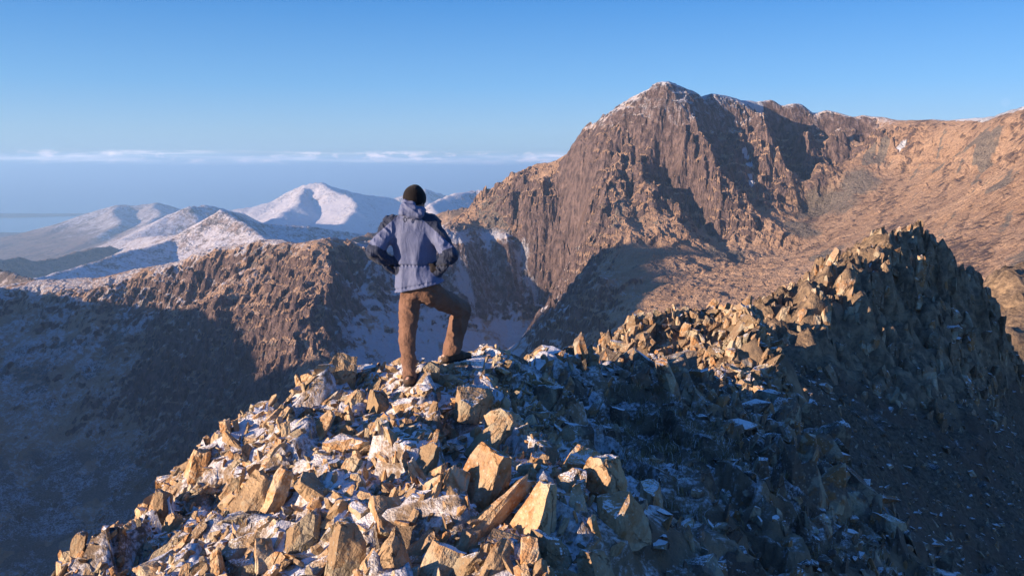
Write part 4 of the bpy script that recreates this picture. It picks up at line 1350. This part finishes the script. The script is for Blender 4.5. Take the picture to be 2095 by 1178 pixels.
def hood_sdf(p):
    d = cone(p, P(825, 434, 7.56), P(858, 438, 7.565), 0.042, 0.040)
    d = smin(d, cone(p, P(828, 422, 7.58), P(845, 429, 7.56), 0.036, 0.044), 0.012)
    d = smin(d, cone(p, P(829, 414, 7.63), P(843, 419, 7.60), 0.028, 0.028), 0.008)
    d = smin(d, cone(p, P(860, 431, 7.58), P(866, 430, 7.72), 0.036, 0.028), 0.02)
    d = smin(d, cone(p, P(824, 430, 7.60), P(826, 424, 7.76), 0.034, 0.028), 0.02)
    d = smin(d, cone(p, P(836, 443, 7.575), P(850, 444, 7.575), 0.020, 0.020), 0.02)
    f = np.abs(n3((p @ np.array([[0.8, 0, 0.6], [0, 1, 0], [-0.6, 0, 0.8]], dtype=np.float32)) * np.array([14, 18, 40], dtype=np.float32), 11)) - 0.3
    return d + 0.014 * f


def legs(p, g=0.0):
    d = blob(p, J['pel'], (0.175 + g, 0.120 + g, 0.12 + g))
    l = smin(cone(p, J['hil'], J['knl'], 0.098 + g, 0.074 + g), cone(p, J['knl'], J['anl'], 0.074 + g, 0.061 + g), 0.03)
    r_ = smin(cone(p, J['hir'], J['knr'], 0.108 + g, 0.081 + g), cone(p, J['knr'], J['anr'], 0.084 + g, 0.080 + g), 0.02)
    return smin(smin(d, l, 0.05), r_, 0.06)


def trousers_sdf(p):
    d = legs(p)
    f1 = np.abs(n3((p @ np.array([[0.8, 0, 0.6], [0, 1, 0], [-0.6, 0, 0.8]], dtype=np.float32)) * np.array([11, 10, 22], dtype=np.float32), 13)) - 0.35
    f2 = np.abs(n3(p * np.array([14, 14, 7], dtype=np.float32), 15)) - 0.35
    kn = np.exp(-(((p - J['knr']) ** 2).sum(-1)) / 0.012) + 0.6 * np.exp(-(((p - J['hir']) ** 2).sum(-1)) / 0.02)
    f3 = np.abs(n3(p * np.array([16, 16, 46], dtype=np.float32), 17)) - 0.3
    d = d + 0.015 * f1 + 0.015 * f2 + 0.022 * kn * f3
    # hems
    za, zb = J['anl'][2] - 0.004, J['anr'][2] - 0.012 + 0.16 * (p[..., 0] - J['anr'][0])
    cut = np.where(p[..., 0] < (J['anl'][0] + J['anr'][0]) / 2, za, zb)
    d = np.maximum(d, cut - p[..., 2])
    return np.maximum(d, p[..., 2] - P(850, 552, 7.72)[2])


face_fwd = np.array(Vector((0.50, 0.86, -0.05)).normalized(), dtype=np.float32)
face_side = np.array(Vector((0.86, -0.50, 0)).normalized(), dtype=np.float32)
HA = np.stack([face_side, face_fwd, np.cross(face_side, face_fwd)], 1).astype(np.float32)
H0_ = J['head']


def hp(s_, f_, u):
    return H0_ + HA @ np.array([s_, f_, u], dtype=np.float32)


def body_sdf(p):
    d = blob(p, hp(0, 0, 0.0), (0.076, 0.094, 0.105), HA)
    d = smin(d, blob(p, hp(0, 0.035, -0.065), (0.060, 0.066, 0.070), HA), 0.03)               # jaw
    d = smin(d, cone(p, hp(0, 0.092, -0.005), hp(0, 0.112, -0.035), 0.010, 0.014), 0.012)       # nose
    d = smin(d, cone(p, hp(-0.035, 0.080, 0.008), hp(0.035, 0.080, 0.008), 0.016, 0.016), 0.012)  # brow
    d = smin(d, cone(p, hp(-0.018, 0.093, -0.062), hp(0.018, 0.093, -0.062), 0.008, 0.008), 0.008)  # lips
    for s_ in (-1, 1):
        d = np.maximum(d, -blob(p, hp(0.031 * s_, 0.096, -0.012), (0.016, 0.014, 0.010), HA))    # eye sockets
        d = smin(d, blob(p, hp(0.031 * s_, 0.080, -0.012), (0.012, 0.012, 0.012), HA), 0.002)
        d = smin(d, blob(p, hp(0.080 * s_, -0.004, -0.025), (0.010, 0.020, 0.032), HA), 0.008)  # ears
    d = smin(d, cone(p, H0_ + np.array([0, 0, -0.06], dtype=np.float32), J['neck'], 0.056, 0.062), 0.02)
    d = smin(d, np.maximum(torso(p, -0.03), P(850, 560, 7.72)[2] - p[..., 2]), 0.03)
    for a_, b_, c_ in (('shl', 'ell', 'wrl'), ('shr', 'elr', 'wrr')):
        d = smin(d, cone(p, J[a_], J[b_], 0.055, 0.044), 0.03)
        d = smin(d, cone(p, J[b_], J[c_], 0.043, 0.029), 0.02)
    d = smin(d, legs(p, -0.035), 0.02)
    for a_, h_, t_ in (('anl', 'hel', 'tol'), ('anr', 'her', 'tor')):
        d = smin(d, cone(p, J[a_], J[h_] + np.array([0, 0, 0.06], dtype=np.float32), 0.030, 0.030), 0.01)
        d = smin(d, cone(p, J[h_] + np.array([0, 0, 0.05], dtype=np.float32), J[t_] + np.array([0, 0, 0.03], dtype=np.float32), 0.034, 0.022), 0.02)
    d = np.minimum(d, np.minimum(hand_sdf(p, 'l', 0.006), hand_sdf(p, 'r', 0.006)))
    return d


def hand_points(side):
    """palm and fingers of a hand set on the hip: fingers wrap forward round the waist, thumb to the back"""
    if side == 'l':
        w = J['wrl']
        k_ = P(812, 551, 7.69).astype(np.float32)
        inw, s_ = np.array([0.62, 0.72, -0.10], dtype=np.float32), 1.0
    else:
        w = J['wrr']
        k_ = P(884, 551, 7.63).astype(np.float32)
        inw, s_ = np.array([-0.62, 0.72, -0.10], dtype=np.float32), -1.0
    down = np.array([0.10 * s_, 0.1, -1.0], dtype=np.float32)
    fing = []
    for i in range(4):
        off = (i - 1.5) * 0.019
        base = k_ + down * off
        ln = (0.078, 0.088, 0.083, 0.064)[i]
        mid = base + inw / np.linalg.norm(inw) * ln * 0.5
        tip = mid + np.array([0.25 * s_, 0.95, -0.15], dtype=np.float32) * ln * 0.5
        fing.append((base, mid, tip))
    th0 = w + (k_ - w) * 0.35 + np.array([0, -0.012, 0.016], dtype=np.float32)
    th1 = th0 + np.array([0.030 * s_, -0.012, 0.020], dtype=np.float32)
    th2 = th1 + np.array([0.028 * s_, 0.004, 0.006], dtype=np.float32)
    return w, k_, down, fing, (th0, th1, th2)


def hand_sdf(p, side, shrink=0.0):
    w, k_, down, fing, th = hand_points(side)
    d = cone(p, w, w + (k_ - w) * 0.35, 0.034 - shrink, 0.030 - shrink)
    for i in range(3):
        o_ = down * (i - 1) * 0.022
        d = smin(d, cone(p, w + (k_ - w) * 0.3 + o_ * 0.7, k_ + o_, 0.020 - shrink, 0.017 - shrink), 0.02)
    for (a_, b_, c_) in fing:
        d = smin(d, np.minimum(cone(p, a_, b_, 0.0125 - shrink * 0.6, 0.0115 - shrink * 0.6), cone(p, b_, c_, 0.0115 - shrink * 0.6, 0.010 - shrink * 0.6)), 0.006)
    d = smin(d, np.minimum(cone(p, th[0], th[1], 0.017 - shrink, 0.0135 - shrink * 0.7), cone(p, th[1], th[2], 0.0135 - shrink * 0.7, 0.011 - shrink * 0.6)), 0.008)
    return d


def glove_sdf(side):
    def fn(p):
        w, k_, *_ = hand_points(side)
        e = J['ell'] if side == 'l' else J['elr']
        cuff = cone(p, w, w + (e - w) * 0.12, 0.037, 0.037)
        return smin(hand_sdf(p, side), cuff, 0.012)
    return fn


def beanie_sdf(p):
    d = blob(p, hp(0, -0.008, 0.008), (0.094, 0.108, 0.108), HA)
    d = smin(d, cone(p, H0_ + np.array([0, 0, 0.05], dtype=np.float32), H0_ + np.array([0.002, 0, 0.078], dtype=np.float32), 0.05, 0.034), 0.03)
    loc = (p - H0_) @ HA
    cutz = -0.052 - 0.10 * loc[..., 1] * -1.0
    an = np.arctan2(loc[..., 0], loc[..., 1])
    d = d + 0.0012 * np.sin(an * 60) + 0.004 * (n3(p * 16, 23))
    rim = np.exp(-((loc[..., 2] - cutz - 0.018) / 0.016) ** 2)
    d = d - 0.003 * rim
    return np.maximum(d, cutz - loc[..., 2])


def boot_sdf(side):
    h_, t_, a_ = (J['hel'], J['tol'], J['anl']) if side == 'l' else (J['her'], J['tor'], J['anr'])
    f_ = (t_ - h_) / np.linalg.norm(t_ - h_)
    up = np.array([0, 0, 1], dtype=np.float32)

    def upper(p):
        d = cone(p, h_ + up * 0.045 + f_ * 0.01, h_ + up * 0.045 + f_ * 0.16, 0.045, 0.046)
        d = smin(d, cone(p, h_ + up * 0.04 + f_ * 0.13, t_ + up * 0.026, 0.046, 0.030), 0.03)
        d = smin(d, cone(p, h_ + up * 0.05 + f_ * 0.025, a_ + up * 0.03, 0.047, 0.050), 0.03)
        d = d + 0.004 * (np.abs(n3(p * np.array([40, 40, 60], dtype=np.float32), 31)) - 0.3)
        return np.maximum(d, h_[2] + 0.016 - p[..., 2] + (p - h_) @ f_ * f_[2])

    def sole(p):
        q = p.copy()
        q[..., 2] = (p[..., 2] - h_[2] - (p - h_) @ f_ * f_[2])
        o_ = h_.copy()
        o_[2] = 0
        g_ = np.array([f_[0], f_[1], 0], dtype=np.float32)
        t2 = o_ + g_ * float(np.linalg.norm((t_ - h_)[:2]))
        d = smin(cone(q, o_, o_ + g_ * 0.10, 0.045, 0.040), cone(q, o_ + g_ * 0.14, t2, 0.050, 0.036), 0.02)
        w_ = np.abs(q[..., 2] - 0.008) - 0.013
        lug = 0.004 * (np.sin((p - h_) @ f_ * 180) > 0) * (q[..., 2] < 0.002)
        return np.maximum(d, w_ + lug)
    return upper, sole


def sdf_object(name, fn, lo, hi, h, mats, parent=None, pick=None, **props):
    v_, f_ = volume(fn, lo, hi, h)
    me = raw_mesh(name, v_, f_, None, None, True)
    for m_ in mats:
        me.materials.append(m_)
    if pick is not None:
        me.polygons.foreach_set('material_index', pick(v_, f_).astype(np.int32))
    return link(name, me, parent, **props)


lo_b = P(735, 810, 7.7) - np.array([0.05, 0.40, 0.10])
lo_b = np.array([J['ell'][0] - 0.16, 7.35, J['hel'][2] - 0.06])
hi_b = np.array([J['tor'][0] + 0.12, 8.34, J['head'][2] + 0.17])
person = sdf_object('person', body_sdf, lo_b, hi_b, 0.011, [M_skin],
                    label='person seen from behind with hands on hips, blue-grey jacket, black beanie and brown trousers', category='person')


def jacket_pick(v_, f_):
    c_ = v_[f_].mean(1).astype(np.float32)
    n_ = np.cross(v_[f_[:, 2]] - v_[f_[:, 0]], v_[f_[:, 3]] - v_[f_[:, 1]])
    n_ /= np.linalg.norm(n_, axis=1, keepdims=True) + 1e-9
    out = np.zeros(len(f_))
    def above(p0, p1):
        A, B = P(*p0, 7.65), P(*p1, 7.65)
        return (c_[:, 2] - A[2]) * (B[0] - A[0]) - (c_[:, 0] - A[0]) * (B[2] - A[2])
    mid_ = P(847, 450, 7.65)[0]
    out[(above((862, 446), (919, 494)) > 0) & (c_[:, 0] > mid_ + 0.06)] = 1
    out[(above((750, 499), (814, 441)) > 0) & (c_[:, 0] < mid_ - 0.10)] = 1
    for a_, b_, e_ in (('shl', 'ell', 'wrl'), ('shr', 'elr', 'wrr')):
        up_ = cone(c_, J[a_], J[b_], 0.080, 0.068)
        lowr = cone(c_, J[b_], J[e_], 0.066, 0.048)
        out[(lowr < up_ + 0.012) & (lowr < 0.03)] = 1
    return out


jk = sdf_object('jacket', jacket_sdf, [J['ell'][0] - 0.12, 7.40, ZR[-1] - 0.03], [J['elr'][0] + 0.12, 7.98, P(848, 420, 7.72)[2] + 0.05], 0.006, [M_blue, M_navy], person, jacket_pick,
                label='blue-grey jacket with navy shoulders and forearms')
sdf_object('hood', hood_sdf, P(808, 452, 7.6) + np.array([0, -0.12, -0.02]), P(884, 402, 7.6) + np.array([0, 0.32, 0.03]), 0.006, [M_blue], jk)
lp = P(829, 449, 7.58)
bm = bmesh.new()
for k_ in range(13):
    a_ = math.pi * 2 * k_ / 12 if k_ < 12 else 0
ring = []
for k_ in range(14):
    a_ = 2 * math.pi * k_ / 14
    c_ = Vector((lp[0] + 0.012 * math.cos(a_), lp[1] - 0.012, lp[2] + 0.020 * math.sin(a_)))
    ring.append([bm.verts.new(c_ + Vector((0.004 * math.cos(q) * math.cos(a_), 0.004 * math.sin(q), 0.004 * math.cos(q) * math.sin(a_)))) for q in (0, 1.57, 3.14, 4.71)])
for k_ in range(14):
    for q in range(4):
        bm.faces.new((ring[k_][q], ring[k_][(q + 1) % 4], ring[(k_ + 1) % 14][(q + 1) % 4], ring[(k_ + 1) % 14][q]))
me = bpy.data.meshes.new('hanging_loop')
bm.to_mesh(me)
bm.free()
me.materials.append(M_navy)
link('hanging_loop', me, jk)
sdf_object('trousers', trousers_sdf, [J['hil'][0] - 0.16, 7.48, J['anl'][2] - 0.05], [J['knr'][0] + 0.14, 8.26, P(850, 545, 7.72)[2]], 0.007, [M_brown], person)
sdf_object('beanie', beanie_sdf, H0_ - 0.15, H0_ + 0.15, 0.006, [M_wool], person)
for s_ in ('l', 'r'):
    w = J['wrl' if s_ == 'l' else 'wrr']
    sdf_object('glove', glove_sdf(s_), w - 0.20, w + 0.20, 0.0045, [M_glove], person)
    up_, so_ = boot_sdf(s_)
    h_ = J['hel' if s_ == 'l' else 'her']
    bt = sdf_object('boot', up_, h_ - np.array([0.12, 0.10, 0.04]), h_ + np.array([0.34, 0.40, 0.22]), 0.006, [M_boot], person)
    sdf_object('sole', so_, h_ - np.array([0.12, 0.10, 0.05]), h_ + np.array([0.34, 0.40, 0.10]), 0.006, [M_sole], bt)
